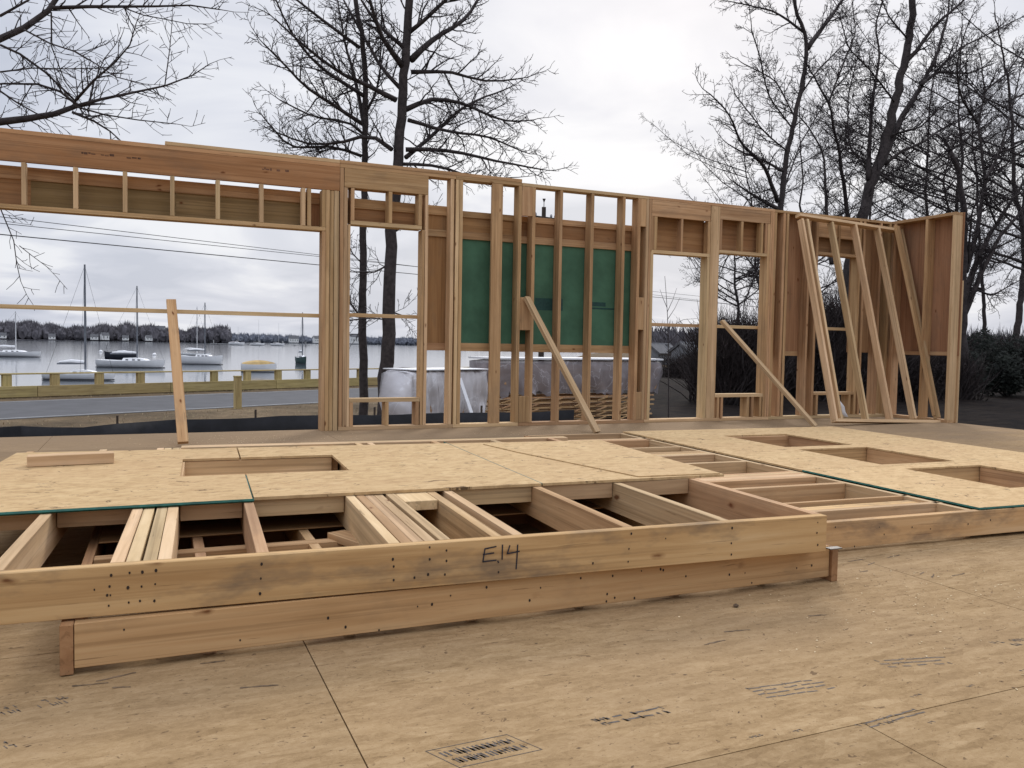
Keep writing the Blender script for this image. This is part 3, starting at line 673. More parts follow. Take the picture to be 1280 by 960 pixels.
rsheet([(.985, 1.290), (3.38, 1.280), (3.38, 3.64), (.985, 3.66)], [(1.70, 2.38, 1.345, 2.17), (1.70, 2.38, 2.32, 3.14)])
gm = MB(); gm.tube([(.983, 1.283, .146), (.983, .010, .146), (2.2, .004, .146), (3.38, -.002, .146)], .0068, 4); gm.build('green_edge', 'green_edge', Rp)
def fr(x, y):
    o0 = Vector((2.79, 2.805, 0)); u = Vector((.99899, -.04495, 0)); nrm = Vector((.04495, .99899, 0))
    d = ray(x, y); t = (o0-EYE).dot(nrm)/d.dot(nrm); p = EYE+d*t; return ((p-o0).dot(u), p.z)
nails(Rp, [fr(*q) for q in ((1044, 659), (1099, 659), (1140, 659), (1105, 668), (1068, 683), (1163, 661), (1210, 655), (1238, 650))], -.0012)
# shim strap between panel ends
sh = board('metal_shim', None, (2.43, 2.40, .1425), (2.49, 2.43, .1465), plain('galvanised_strap', (.16, .15, .14), .4, .15, 10, metal=.8), 0, 0); tag(sh, 'small bright metal strap between the ends of the two panels', 'strap')
sh.rotation_euler.z += 0
# scrap board lying on the sheathing at left
sc = plank('scrap_board', None, (-.535, 4.50, .327), (-.165, 4.53, .327), .085, .05, (0, 1, 0), 'spf_pale', .001); tag(sc, 'short offcut board lying on the strand board at far left', 'board')

# ------------------------------------------------------------------ GROUND, ROAD, WATER
GZ = -1.2
dirv = Vector((.894, .447, 0)); nrmv = Vector((-.447, .894, 0))
def rp(s, off, z=GZ):   # along the road, off = distance beyond road's near edge
    p = Vector((0, 25.8, 0))+dirv*s+nrmv*off; return (p.x, p.y, z)
shore = [(-420, -160), (-60, 12.5+0), (0, 38.2+.0), (26, 51.5), (40, 66), (62, 118), (120, 215), (420, 620), (1600, 1900)]
shore[1] = rp(-70, 10.8)[:2]; shore[0] = rp(-450, 10.8)[:2]; shore[2] = rp(0, 10.8)[:2]; shore[3] = rp(30, 10.8)[:2]
bm = bmesh.new()
top = [bm.verts.new((x, y, GZ)) for x, y in shore]; rest = [bm.verts.new(p) for p in ((4000, 1900, GZ), (4000, -3000, GZ), (-2500, -3000, GZ))]
bm.faces.new(top+rest)
low = [bm.verts.new((x-1.7, y+3.5, -3.2)) for x, y in shore]
for i in range(len(shore)-1): bm.faces.new((top[i+1], top[i], low[i], low[i+1]))
bmesh.ops.triangulate(bm, faces=[f for f in bm.faces if len(f.verts) > 4]); bmesh.ops.recalc_face_normals(bm, faces=bm.faces)
me = bpy.data.meshes.new('ground'); bm.to_mesh(me); bm.free(); gr = link('ground', me, None, MT['ground']); tag(gr, kind='structure')
mb = MB(); mb.grid([[(-6000, -2000, -2.4), (6000, -2000, -2.4)], [(-6000, 9000, -2.4), (6000, 9000, -2.4)]]); w = mb.build('water', 'water'); tag(w, kind='structure')
mb = MB(); rows_ = []
for i in range(-30, 31):
    s = i*8; rows_.append([rp(s, 0, GZ+.01), rp(s, 6.4, GZ+.01)])
mb.grid(rows_)
rd = mb.build('road', 'asphalt'); tag(rd, kind='structure')
mb = MB()
for off in (.22, 6.1): mb.grid([[rp(-240, off, GZ+.014), rp(-240, off+.1, GZ+.014)], [rp(240, off, GZ+.014), rp(240, off+.1, GZ+.014)]])
o = mb.build('road_markings', plain('worn_road_paint', (.35, .35, .34), .8, .2, 3), rd)
mb = MB(); rs = random.Random(9)
rows_ = []
for j in range(40):
    r_ = []
    for i in range(46):
        X = 7.5+i*1.6+(j*.25); Yq = -12+j*2.0
        e = min(i, 45-i, j, 39-j); h = .004 if e == 0 else .03+rs.random()*.16+(.25*max(0, math.sin(i*.3)*math.cos(j*.27)))
        if X < 10.5 and Yq < 9.5: h = .01
        r_.append((X, Yq, GZ+h))
    rows_.append(r_)
mb.grid(rows_); o = mb.build('soil', 'soil', None, True); tag(o, kind='structure')

# near verge: rough grass tufts and twigs (nobody could count)
mb = MB(); rs = random.Random(21)
for i in range(9000):
    s = rs.uniform(-30, 34); off = rs.choice([rs.uniform(-9, -.3), rs.uniform(7.0, 10.5)]); p = Vector(rp(s, off))
    if p.x > 14 and off < 0: continue
    h = rs.uniform(.02, .09); a = rs.uniform(0, 6.28); w2 = rs.uniform(.004, .012); n = len(mb.v); dx, dy = math.cos(a), math.sin(a)
    mb.v += [tuple(p+Vector((dx*w2, dy*w2, 0))), tuple(p-Vector((dx*w2, dy*w2, 0))), tuple(p+Vector((dy*.05, -dx*.05, h)))]; mb.f.append((n, n+1, n+2))
o = mb.build('grass', plain('dry_grass', (.30, .235, .13), .9, .25, 1.5)); tag(o, 'dry brown grass tufts along the road verges', 'grass', kind='stuff')

# silt fence
sf = empty('silt_fence', (-6, 14.2, GZ), 0, 'low black silt fence standing between the deck and the road', 'fence')
mb = MB(); rs = random.Random(4)
SFZ = GZ+.72
SFK = [(-40, 538), (0, 531), (50, 533), (87, 536), (140, 531), (201, 525), (300, 522.5), (402, 519.5), (480, 518), (560, 516.5), (640, 515)]
SFPTS = [atZ(a, b, SFZ) for a, b in SFK]
def sfp(x):
    if x <= SFPTS[0].x: return SFPTS[0].y
    for a, b in zip(SFPTS[:-1], SFPTS[1:]):
        if a.x <= x <= b.x: return a.y+(b.y-a.y)*(x-a.x)/(b.x-a.x)
    return SFPTS[-1].y+(x-SFPTS[-1].x)*.12
rows_ = []; n = 50
for i in range(n+1):
    x = -14+i*.45; yy = sfp(x); h = .72+.012*math.sin(i*.9)+rs.uniform(-.01, .01)
    rows_.append([(x+6, yy-14.2+.03*math.sin(i*1.3), 0), (x+6, yy-14.2+.05*math.sin(i*.8), h*.5), (x+6, yy-14.2, h)])
mb.grid(rows_); 
me_o = mb.build('fabric', 'fabric', sf, True)
md = me_o.modifiers.new('t', 'SOLIDIFY'); md.thickness = .004
for i in range(0, n, 5):
    x = -14+i*.45; board('stake', sf, (x+6, sfp(x)-14.2+.05, 0), (x+6+.035, sfp(x)-14.2+.085, .86), 'pole', .0)
# soil spoil and timbers lying behind it
for k, (a, b_, lab) in enumerate((((-3.2, 17.6), (.3, 18.6), 'pale timber lying in the dirt behind the silt fence'), ((1.2, 19.5), (4.2, 20.8), 'darker timber lying in the dirt by the road edge'))):
    o = plank('loose_timber', None, (a[0], a[1], GZ+.06), (b_[0], b_[1], GZ+.07), .14, .06, (0, 1, 0), 'spf' if k == 0 else 'ply', .003); tag(o, lab, 'timber')

# wooden guard rail beyond the road
GR = empty('timber_guardrail', rp(0, 8.2), math.atan2(.447, .894), 'yellowish timber guardrail along the far side of the road', 'guardrail')
rs = random.Random(2)
def gbx(name, a, b, mat='guard'): return board(name, GR, a, b, mat, 0, .006)
posts = [-46+1.55*i for i in range(45)]
for s in posts: gbx('post', (s, -.08, -.05), (s+.28, .10, .79))
for k in range(-10, 5):
    gbx('top_rail', (k*4.86+.01, -.10, .795), (k*4.86+4.85, .12, .845), 'guard')
    gbx('beam', (k*4.86+.01, -.19, .02), (k*4.86+4.85, -.081, .40), 'guard')
    gbx('lower_beam', (k*4.86+.01, .101, -.02), (k*4.86+4.85, .20, .22), 'guard')
pb = empty('timber_post', tuple(atZ(297, 511, GZ)), .4, 'single square timber post standing by the near road edge', 'post')
board('post_shaft', pb, (-.09, -.09, 0), (.09, .09, .98), 'guard'); board('post_cap', pb, (-.10, -.10, .981), (.10, .10, 1.02), 'guard')

# ------------------------------------------------------------------ UTILITY WIRES AND POLES
def pole(name_loc, h, label, arm=.0, armlen=2.4):
    e = empty('utility_pole', name_loc, arm, label, 'utility pole')
    mb = MB(); mb.tube([(0, 0, 0), (0, 0, h*.5), (0, 0, h)], [.16, .14, .11], 10); mb.build('pole_shaft', 'pole', e)
    board('crossarm', e, (-armlen/2, -.17, h-.62), (armlen/2, -.11, h-.50), 'pole')
    for s in (-armlen/2+.12, 0.12-.0+.25, armlen/2-.12):
        mb = MB(); mb.tube([(s, -.14, h-.50), (s, -.14, h-.42), (s, -.14, h-.34)], [.05, .07, .03], 8); mb.build('insulator', plain('grey_porcelain', (.3, .3, .32), .3, .1, 4), e)
    mb = MB(); mb.tube([(0, 0, h), (0, 0, h+.25), (0, 0, h+.42)], [.02, .02, .09], 6); mb.build('top_insulator', 'pole', e)
    return e
q = atY(680, 254, 38.0); pole((q.x, q.y, GZ), q.z-GZ-.2, 'utility pole whose crossarm shows above the green sheathing', math.radians(12), 1.5)
# wire line parallel to the road
def wirepos(px, py, off):
    # point on vertical plane through rp(.,off)
    d = ray(px, py); n_ = nrmv; p0 = Vector(rp(0, off)); t = (p0-EYE).dot(n_)/d.dot(n_); return EYE+d*t
wires = [((0, 271), (402, 319), 'upper thin wire of the three running above the road'), ((0, 279), (402, 321), 'middle wire of the three running above the road'), ((0, 293), (402, 331.5), 'lowest and thickest wire running above the road')]
sd = None
for i, (a, b_, lab) in enumerate(wires):
    A_, B_ = wirepos(*a, 9.6), wirepos(*b_, 9.6); d = (B_-A_); 
    dh = Vector((d.x, d.y, 0)).length
    pts = []; rate = d.z/dh
    s0 = (A_-Vector(rp(0, 9.6))).dot(dirv)
    for k in range(31):
        s = -34+k*4.2; base = Vector(rp(s, 9.6)); z = A_.z+(s-s0)*rate; sag = .0
        pts.append((base.x, base.y, z))
    mb = MB(); mb.tube(pts, [.013, .013, .02][i], 5); o = mb.build('power_wire', 'wire'); tag(o, lab, 'wire', 'wires above the road')
for s, lab in ((-34.3, 'utility pole left of the deck holding the road wires'), (92, 'far utility pole hidden behind the sheathed corner holding the road wires')):
    b0 = rp(s, 9.75); 
    pole((b0[0], b0[1], GZ), 7.9 if s < 0 else 7.6, lab, math.atan2(.447, .894)+1.57)

# ------------------------------------------------------------------ BARE TREES
class Tree:
    def __init__(s, name, label, Y, group, seed, minr=.0055, cat='tree'):
        s.rs = random.Random(seed); s.Y = Y; s.tr = MB(); s.cr = MB(); s.minr = minr; s.name = name; s.label = label; s.group = group; s.base = None; s.cat = cat; s.nt = 0; s.tip = 1.0
    def limb(s, pix, r0, r1, slope=0, dY=0, twigs=True, gap=.34, child=.42, sides=7, start=.12, base=False, up=.25):
        """pix: polyline traced in the picture; r in metres"""
        L = 0; pts = []; prev = None
        for (x, y) in pix:
            if prev: L += math.hypot(x-prev[0], y-prev[1])
            prev = (x, y); pts.append(atY(x, y, s.Y+dY+slope*L*s.Y/1028))
        if base:
            b = pts[0].copy(); b.z = GZ-.1; pts = [b]+pts; s.base = Vector((b.x, b.y, GZ))
        # resample
        out = []; 
        for a, b in zip(pts[:-1], pts[1:]):
            n = max(1, int((b-a).length/.35))
            for k in range(n): out.append(a.lerp(b, k/n))
        out.append(pts[-1])
        n = len(out); j = r0*.16
        sm = [out[0]]+[(out[i-1]+out[i]*2+out[i+1])*.25 for i in range(1, n-1)]+[out[-1]]
        out = [p+Vector((s.rs.uniform(-j, j), s.rs.uniform(-j, j), s.rs.uniform(-j, j)))*(1 if 0 < i < n-1 else 0) for i, p in enumerate(sm)]
        rad = [r0+(r1-r0)*(i/(n-1))**.8 for i in range(n)]
        if base: rad[0] = r0*1.35
        s.tr.tube(out, rad, sides)
        if twigs: s.spawn(out, rad, gap, child, 0, start, up)
        if twigs: s.grow(out[-1], (out[-1]-out[-2]).normalized(), child*s.tip, rad[-1]*.9, 1, up)
    def spawn(s, pts, rad, gap, child, lvl, start=.1, up=.25):
        tot = sum((pts[i+1]-pts[i]).length for i in range(len(pts)-1)); acc = 0; nxt = tot*start+gap*s.rs.random()
        for i in range(len(pts)-1):
            d = pts[i+1]-pts[i]; l = d.length
            while acc+l > nxt:
                t = (nxt-acc)/l if l else 0; p = pts[i]+d*t; r = rad[i]
                ax = d.normalized(); v = Vector((s.rs.gauss(0, 1), s.rs.gauss(0, 1), s.rs.gauss(0, 1))); v = (v-ax*v.dot(ax)).normalized()
                ang = s.rs.uniform(.55, 1.15); nd = (ax*math.cos(ang)+v*math.sin(ang)).normalized()
                ln = child*s.rs.uniform(.5, 1.5)*(1-.45*nxt/tot)
                s.grow(p, nd, ln, max(s.minr*1.05, min(r*.6, ln*.019+.004)), lvl+1, up)
                nxt += gap*s.rs.uniform(.5, 1.5)
            acc += l
    def grow(s, p, d, L, r, lvl, up=.25):
        if L < .10 or s.nt > 21000: return
        s.nt += 1
        n = max(2, min(6, int(L/.16))); pts = [p]; rad = [r]; st = L/n
        for k in range(n):
            d = (d+Vector((s.rs.gauss(0, .16), s.rs.gauss(0, .16), s.rs.gauss(0, .16)+up*.18))).normalized()
            pts.append(pts[-1]+d*st); rad.append(max(s.minr*.75, r*(1-(k+1)/n*.75)))
        s.cr.tube(pts, rad, 4 if r > .02 else 3, False)
        if lvl < 4: s.spawn(pts, rad, max(.12, L*.17), L*.48, lvl, .15, up)
    def done(s):
        e = empty(s.name, s.base if s.base else (0, 0, 0), 0, s.label, s.cat, s.group); b = s.base or Vector((0, 0, 0))
        for mb_, nm, mt in ((s.tr, 'trunk', 'bark'), (s.cr, 'crown', 'twig')):
            mb_.v = [(x-b.x, y-b.y, z-b.z) for x, y, z in mb_.v]; mb_.build(nm, mt, e, True)
        return e
GT = 'bare winter trees around the site'
px = lambda r, Y: r*Y/1028
t = Tree('bare_tree', 'tall dark tree with the thicker trunk behind the narrow window', 21, GT, 1, .0078)
t.limb([(481, 520), (482, 470), (487, 380), (489, 290), (497, 215), (503, 130), (508, 60), (513, -20), (517, -110), (519, -200)], .20, .07, 0, 0, True, .55, 1.1, 10, .42, True)
for pix, r, sl in (([(514, 75), (539, 50), (579, 28), (598, 0), (612, -40)], .075, .3), ([(504, 84), (476, 47), (462, 0), (455, -40)], .07, -.4), ([(495, 125), (461, 106), (430, 95), (385, 62), (345, 25)], .06, -.3),
    ([(507, 137), (539, 122), (576, 128), (632, 153), (667, 150)], .06, .3), ([(514, 90), (564, 89), (607, 103), (651, 98)], .05, -.5), ([(490, 187), (470, 165), (430, 178), (385, 182), (345, 165)], .05, .5),
    ([(507, 187), (557, 187), (601, 197), (640, 205), (678, 212)], .05, -.3), ([(507, 197), (535, 175), (560, 150), (585, 130), (640, 108)], .05, .4), ([(506, 60), (470, 30), (440, -20)], .05, .2), ([(512, 40), (560, 0), (600, -60)], .05, -.4),
    ([(500, 110), (480, 90), (440, 20), (420, -20)], .045, .6), ([(510, 150), (560, 165), (610, 170), (655, 190)], .045, .1), ([(497, 205), (540, 205), (600, 225), (640, 222)], .04, -.2),
    ([(487, 280), (470, 272), (452, 276), (438, 270)], .045, .3), ([(492, 290), (507, 280), (524, 273)], .03, 0), ([(488, 330), (470, 345), (445, 340)], .02, .2), ([(487, 400), (465, 395), (440, 400)], .015, -.2), ([(490, 390), (510, 400), (524, 395)], .015, .2)):
    t.limb(pix, r*1.25, .018, sl, 0, True, .10, .86, 6, .08, False, .3)
t.done()
t = Tree('bare_tree', 'tall slim trunk just left of the thicker one in the narrow window', 22, GT, 2, .008)
t.limb([(455, 520), (454, 450), (453, 350), (455, 250), (456, 190), (457, 100), (455, 60), (448, 20), (440, -40), (436, -120)], .13, .05, 0, 0, True, .5, .9, 8, .42, True)
for pix, r, sl in (([(456, 160), (443, 95), (430, 50), (422, 0)], .05, .3), ([(453, 155), (430, 140), (385, 112), (345, 70), (330, 55)], .045, -.3), ([(452, 195), (410, 180), (365, 188), (332, 150)], .035, .4), ([(455, 120), (400, 85), (362, 40), (345, 0)], .045, -.4),
    ([(457, 170), (440, 150), (400, 150), (350, 125)], .03, .5), ([(458, 140), (470, 120), (480, 60)], .03, .2), ([(450, 60), (410, 30), (370, 0), (340, -30)], .04, .1), ([(454, 210), (400, 200), (350, 205)], .025, .1), ([(453, 330), (440, 320), (432, 300)], .012, 0), ([(453, 400), (440, 380), (432, 372)], .025, 0)):
    t.limb(pix, r*1.3, .018, sl, 0, True, .10, .84, 6, .08, False, .3)
t.done()
# left tree whose limbs reach in from outside the frame
t = Tree('overhanging_tree', 'big tree outside the left edge reaching its limbs over the header', 13, GT, 3, .0050)
t.limb([(-190, 470), (-180, 330), (-165, 200), (-150, 80), (-140, -80)], .26, .12, 0, 0, True, 1.2, .8, 10, .6, True)
for pix, r, r1, sl in (([(-152, 110), (-60, 70), (0, 52), (30, 37), (64, 15), (78, -10), (95, -50)], .075, .03, .2), ([(66, 10), (110, 7), (150, 8), (195, 11), (240, 2), (275, 12)], .03, .008, -.2), ([(-160, 180), (-60, 160), (0, 150), (37, 149), (71, 143), (94, 133)], .075, .035, .1),
    ([(94, 133), (124, 124), (161, 116), (210, 109), (245, 95), (262, 80)], .028, .007, .3), ([(94, 126), (112, 101), (150, 75), (165, 60), (170, 30)], .022, .007, -.4), ([(96, 131), (75, 112), (56, 103), (0, 103), (-40, 110)], .02, .012, .4), ([(90, 140), (120, 150), (140, 165), (150, 175)], .02, .007, 0),
    ([(0, 56), (22, 64), (56, 86), (92, 124)], .016, .014, .2), ([(206, 107), (213, 60), (216, 19)], .009, .005, .1), ([(64, 15), (60, 60), (75, 100), (110, 140)], .012, .006, .5), ([(30, 37), (60, 60), (100, 60), (140, 100), (180, 105)], .012, .006, -.5), ([(-20, 100), (20, 130), (60, 150)], .015, .008, .3),
    ([(94, 133), (130, 145), (170, 150), (220, 155)], .014, .006, -.3), ([(0, 20), (40, 0), (60, -20)], .02, .01, .3), ([(110, 140), (115, 100), (130, 70), (145, 55)], .012, .006, .6), ([(-60, 160), (-30, 220), (4, 259), (24, 307), (17, 330), (26, 352)], .012, .005, .1), ([(24, 307), (40, 320), (58, 333)], .006, .004, .1),
    ([(150, 8), (180, 25), (205, 18), (235, 35), (262, 30)], .01, .005, .2), ([(0, 90), (40, 80), (80, 90), (125, 85)], .012, .006, -.2)):
    t.limb(pix, r, r1, sl, 0, True, .085, .40, 6, .03, False, .15)
t.done()
# right trees
t = Tree('bare_tree', 'slender forked tree rising behind the right windows', 27, GT, 4, .0098)
t.limb([(970, 470), (972, 380), (974, 300), (976, 256), (982, 205), (990, 160), (1001, 112), (1009, 64), (1008, 42), (995, 19), (990, -40)], .19, .06, 0, 0, True, .7, 1.2, 9, .35, True)
for pix, r, sl in (([(1009, 61), (1030, 32), (1054, 0), (1075, -40)], .09, .3), ([(972, 252), (956, 208), (924, 176), (918, 154), (905, 135), (888, 118)], .08, -.3), ([(1007, 42), (985, 25), (966, 13), (918, 3)], .05, .3), ([(980, 215), (955, 200), (930, 192), (910, 180)], .05, .5), ([(974, 262), (955, 252), (935, 240), (918, 228)], .08, .2),
    ([(990, 160), (960, 120), (950, 70), (940, 40)], .03, -.3), ([(995, 150), (970, 100), (930, 80)], .03, .4), ([(985, 190), (955, 165), (920, 120)], .03, -.5), ([(1000, 120), (1020, 90), (1050, 60)], .03, .2), ([(975, 300), (950, 280), (925, 290), (905, 330)], .06, .3), ([(974, 330), (945, 340), (930, 380)], .05, -.4), ([(973, 380), (940, 330), (915, 300)], .04, .2), ([(975, 250), (1000, 180), (1030, 130)], .03, .5)):
    t.limb(pix, r*1.3, .024, sl, 0, True, .15, 1.1, 6, .06, False, .25)
t.done()
t = Tree('bare_tree', 'massive leaning tree with twin limbs rising behind the leaning frame', 29, GT, 5, .0105)
t.limb([(1050, 470), (1062, 340), (1078, 269), (1091, 224), (1107, 179), (1123, 112), (1133, 64), (1142, 19), (1139, -30), (1150, -90)], .37, .12, 0, 0, True, .8, 1.2, 10, .4, True)
for pix, r, sl in (([(1100, 205), (1126, 150), (1152, 106), (1171, 70), (1185, 20), (1190, -30)], .17, .2), ([(1130, 80), (1145, 64), (1171, 29), (1203, 3), (1230, -30)], .09, -.3), ([(1085, 225), (1089, 134), (1100, 70), (1094, 32), (1110, -20)], .10, .3), ([(1066, 330), (1059, 266), (1049, 192), (1036, 128), (1008, 80)], .12, -.3),
    ([(1040, 330), (1033, 263), (1030, 192), (1005, 150), (990, 140)], .10, .4), ([(1107, 205), (1126, 189), (1152, 179), (1171, 165), (1190, 190), (1203, 210)], .07, .2), ([(1152, 106), (1170, 90), (1210, 92), (1240, 80)], .07, .3), ([(1120, 130), (1090, 90), (1060, 60), (1050, 20)], .04, -.4), ([(1095, 215), (1130, 235), (1160, 220)], .05, .3),
    ([(1091, 224), (1060, 180), (1060, 120), (1075, 60)], .04, .5), ([(1110, 170), (1150, 160), (1180, 130), (1215, 120)], .04, -.3), ([(1036, 128), (1050, 90), (1070, 40), (1065, 0)], .04, .2), ([(1136, 50), (1110, 20), (1095, -20)], .04, .1), ([(1160, 100), (1200, 60), (1240, 40), (1280, 20)], .05, .4), ([(1049, 192), (1080, 160), (1090, 120)], .03, .6)):
    t.limb(pix, r*1.3, .024, sl, 0, True, .15, 1.15, 6, .06, False, .25)
t.done()
t = Tree('bare_tree', 'twisted dark tree beside the end post of the return wall', 25, GT, 6, .0098)
t.limb([(1203, 470), (1203, 383), (1204, 330), (1205, 267), (1200, 220), (1188, 190)], .25, .10, 0, 0, True, .8, 1.0, 9, .5, True)
for pix, r, sl in (([(1202, 385), (1223, 320), (1245, 280), (1273, 240), (1295, 190)], .14, .2), ([(1204, 395), (1230, 335), (1250, 295), (1285, 255), (1320, 220)], .12, -.2), ([(1207, 340), (1219, 298), (1232, 224), (1222, 154), (1232, 115), (1225, 70)], .10, .2), ([(1210, 330), (1215, 260), (1228, 240)], .05, -.4), ([(1232, 224), (1250, 190), (1262, 150), (1275, 90)], .05, .3),
    ([(1205, 300), (1185, 260), (1178, 225), (1195, 170), (1215, 150)], .05, -.2), ([(1245, 280), (1230, 240), (1240, 200), (1270, 160)], .04, .4), ([(1222, 154), (1200, 120), (1195, 80), (1210, 30)], .05, -.3), ([(1230, 115), (1260, 90), (1280, 60)], .04, .2), ([(1223, 320), (1250, 330), (1280, 310)], .04, .2), ([(1215, 360), (1240, 370), (1275, 350)], .04, .5), ([(1225, 240), (1262, 250), (1290, 230)], .04, .3), ([(1232, 130), (1210, 100), (1180, 95)], .03, .5), ([(1250, 190), (1280, 180), (1300, 120)], .04, -.4)):
    t.limb(pix, r*1.3, .024, sl, 0, True, .14, 1.05, 6, .05, False, .2)
t.done()
# generic background trees
def gentree(px_, Y, hpx, r, label, seed, lean=0, spread=1.0, minr=.011):
    t = Tree('bare_tree', label, Y, GT, seed, minr); rs = random.Random(seed)
    y0 = 455; top = y0-hpx; k = hpx/10
    trunk = [(px_, y0)]+[(px_+lean*i/10+rs.uniform(-1, 1)*hpx*.012, y0-k*i) for i in range(1, 11)]
    t.limb(trunk, r, r*.12, 0, 0, True, .7, 1.2, 8, .3, True)
    for i in range(11):
        f = rs.uniform(.22, .8); x, y = px_+lean*f, y0-hpx*f; sg = rs.choice((-1, 1)); w = hpx*rs.uniform(.16, .34)*spread*sg; h = hpx*rs.uniform(.12, .32)
        t.limb([(x, y), (x+w*.45, y-h*.3), (x+w*.8, y-h*.65), (x+w, y-h)], r*.42*(1-f*.5), .016, rs.uniform(-.6, .6), 0, True, .34, 1.3, 5, .1, False, .25)
    t.done()
gentree(1268, 36, 470, .26, 'thick bare tree at the right edge behind the twisted one', 12, 40)
gentree(1150, 42, 420, .20, 'straight bare tree seen between the massive tree and the return wall', 13, 20)
gentree(925, 40, 190, .16, 'small dense bare tree filling the right tall window', 14, -10, 1.5)
gentree(1015, 45, 330, .18, 'distant bare tree right of the slender forked tree', 15, -20, 1.2)
gentree(1235, 48, 390, .2, 'distant bare tree between the twisted tree and the right edge', 16, -25, 1.3)
gentree(955, 52, 300, .18, 'distant bare tree with a wide low crown behind the right tall window', 17, -25, 1.4)
gentree(1190, 40, 430, .22, 'tall bare tree just left of the twisted tree', 19, 15, 1.3)
gentree(1292, 31, 440, .24, 'bare tree rooted just outside the right edge with crown leaning in', 20, -45, 1.5)
gentree(1085, 55, 360, .2, 'farthest upright bare tree behind the massive leaning one', 18, 5, 1.2)
# sapling in the floor-length window
t = Tree('sapling', 'thin leafless sapling in the floor-length window', 19, None, 31, .005)
t.limb([(836, 500), (835, 440), (835, 400), (833, 370), (831, 345)], .022, .006, 0, 0, False, base=True)
for pix in ([(835, 420), (822, 408), (812, 395)], [(834, 385), (828, 372), (825, 362)], [(834, 400), (845, 385), (850, 372)], [(834, 390), (842, 375), (846, 360)], [(835, 430), (850, 410), (868, 402)], [(835, 410), (855, 395), (872, 398)]): t.limb(pix, .009, .004, .1, 0, False, sides=4)
t.cr.tube([t.tr.v[0], t.tr.v[1]], .001, 3)
t.done()

# dark evergreen shrubs
def thicket(px_, Y, wpx, ytop, label, seed, n=2600):
    rs = random.Random(seed); c = atY(px_, 470, Y); w = wpx*Y/1028; h = atY(px_, ytop, Y).z-GZ
    e = empty('leafless_thicket', (c.x, c.y, GZ), 0, label, 'thicket', 'leafless brown thickets behind the right hand wall'); mb = MB(); st = MB()
    for i in range(n):
        x, y = rs.uniform(-.5, .5)*w, rs.uniform(-.35, .35)*w; hh = h*rs.uniform(.35, 1)*(1-.5*abs(x/w)); d = Vector((rs.gauss(0, .35), rs.gauss(0, .35), 1)).normalized(); p = Vector((x, y, 0)); pts = [p]
        if i % 3: p = Vector((x, y, h*rs.uniform(.1, .6))); pts = [p]; hh *= .5
        for k in range(4):
            d = (d+Vector((rs.gauss(0, .22), rs.gauss(0, .22), 0))).normalized(); pts.append(pts[-1]+d*hh/4)
        r0 = rs.uniform(.008, .02)
        (mb if i % 6 else st).tube(pts, [r0*(1.7 if i % 6 == 0 else 1)*(1-.18*k) for k in range(5)], 3, False)
    for i in range(n*2):
        x, y = rs.uniform(-.5, .5)*w, rs.uniform(-.35, .35)*w; p = Vector((x, y, h*rs.uniform(.0, .75)*(1-.5*abs(x/w)))); a = Vector((rs.gauss(0, 1), rs.gauss(0, 1), rs.gauss(0, 1))).normalized()*rs.uniform(.03, .07); b = a.orthogonal().normalized()*.03; k = len(mb.v)
        mb.v += [tuple(p+a), tuple(p+b), tuple(p-a), tuple(p-b)]; mb.f.append((k, k+1, k+2, k+3))
    mb.build('twigs', 'brush', e); st.build('stem', 'bark', e)
def shrub(px_, Y, wpx, ytop, label, seed, n=5200):
    rs = random.Random(seed); c = atY(px_, 470, Y); w = wpx*Y/1028; top = atY(px_, ytop, Y).z; h = top-GZ
    e = empty('evergreen_shrub', (c.x, c.y, GZ), 0, label, 'shrub', 'dark evergreen shrubs right of the end post'); mb = MB()
    cl = [(rs.uniform(-.5, .5)*w, rs.uniform(-.4, .4)*w, rs.uniform(.15, .8)*h, rs.uniform(.14, .26)*min(w, h)) for _ in range(26)]
    for i in range(n):
        cx, cy, cz, cr = rs.choice(cl); v = Vector((rs.gauss(0, 1), rs.gauss(0, 1), rs.gauss(0, 1))).normalized()*cr*rs.uniform(.55, 1.15)
        p = Vector((cx, cy, cz))+v; p.z = max(.02, min(h, p.z)); s_ = rs.uniform(.05, .13)
        a = Vector((rs.gauss(0, 1), rs.gauss(0, 1), rs.gauss(0, 1))).normalized(); b = a.orthogonal().normalized(); k = len(mb.v)
        mb.v += [tuple(p+a*s_), tuple(p+b*s_*.5), tuple(p-a*s_), tuple(p-b*s_*.5)]; mb.f.append((k, k+1, k+2, k+3))
    mb.build('foliage', 'needle', e)
    mb = MB(); 
    for cx, cy, cz, cr in cl[:10]: mb.tube([(0, 0, 0), (cx*.4, cy*.4, cz*.5), (cx, cy, cz)], [.06, .04, .02], 5)
    mb.build('stem', 'bark', e)
shrub(1262, 26, 95, 398, 'large dark shrub at the right edge below the trees', 41, 9000)
shrub(1222, 33, 70, 425, 'low dark shrub just right of the end post', 42)
thicket(922, 24, 120, 372, 'tall brown thicket filling the lower right tall window', 43, 4200)
thicket(1040, 26, 190, 345, 'tall brown thicket behind the small window of the leaning frame', 44, 7000)
thicket(1160, 25, 150, 425, 'low brown thicket behind the gap under the corner sheathing', 45, 3600)
thicket(985, 29, 110, 415, 'brown thicket behind the gap left of the leaning frame', 46, 3600)
thicket(1235, 38, 170, 408, 'wide brown thicket far behind the evergreen shrubs at the right edge', 48, 6000)
thicket(868, 46, 100, 436, 'low distant brown thicket in front of the grey sheds', 47, 2500)

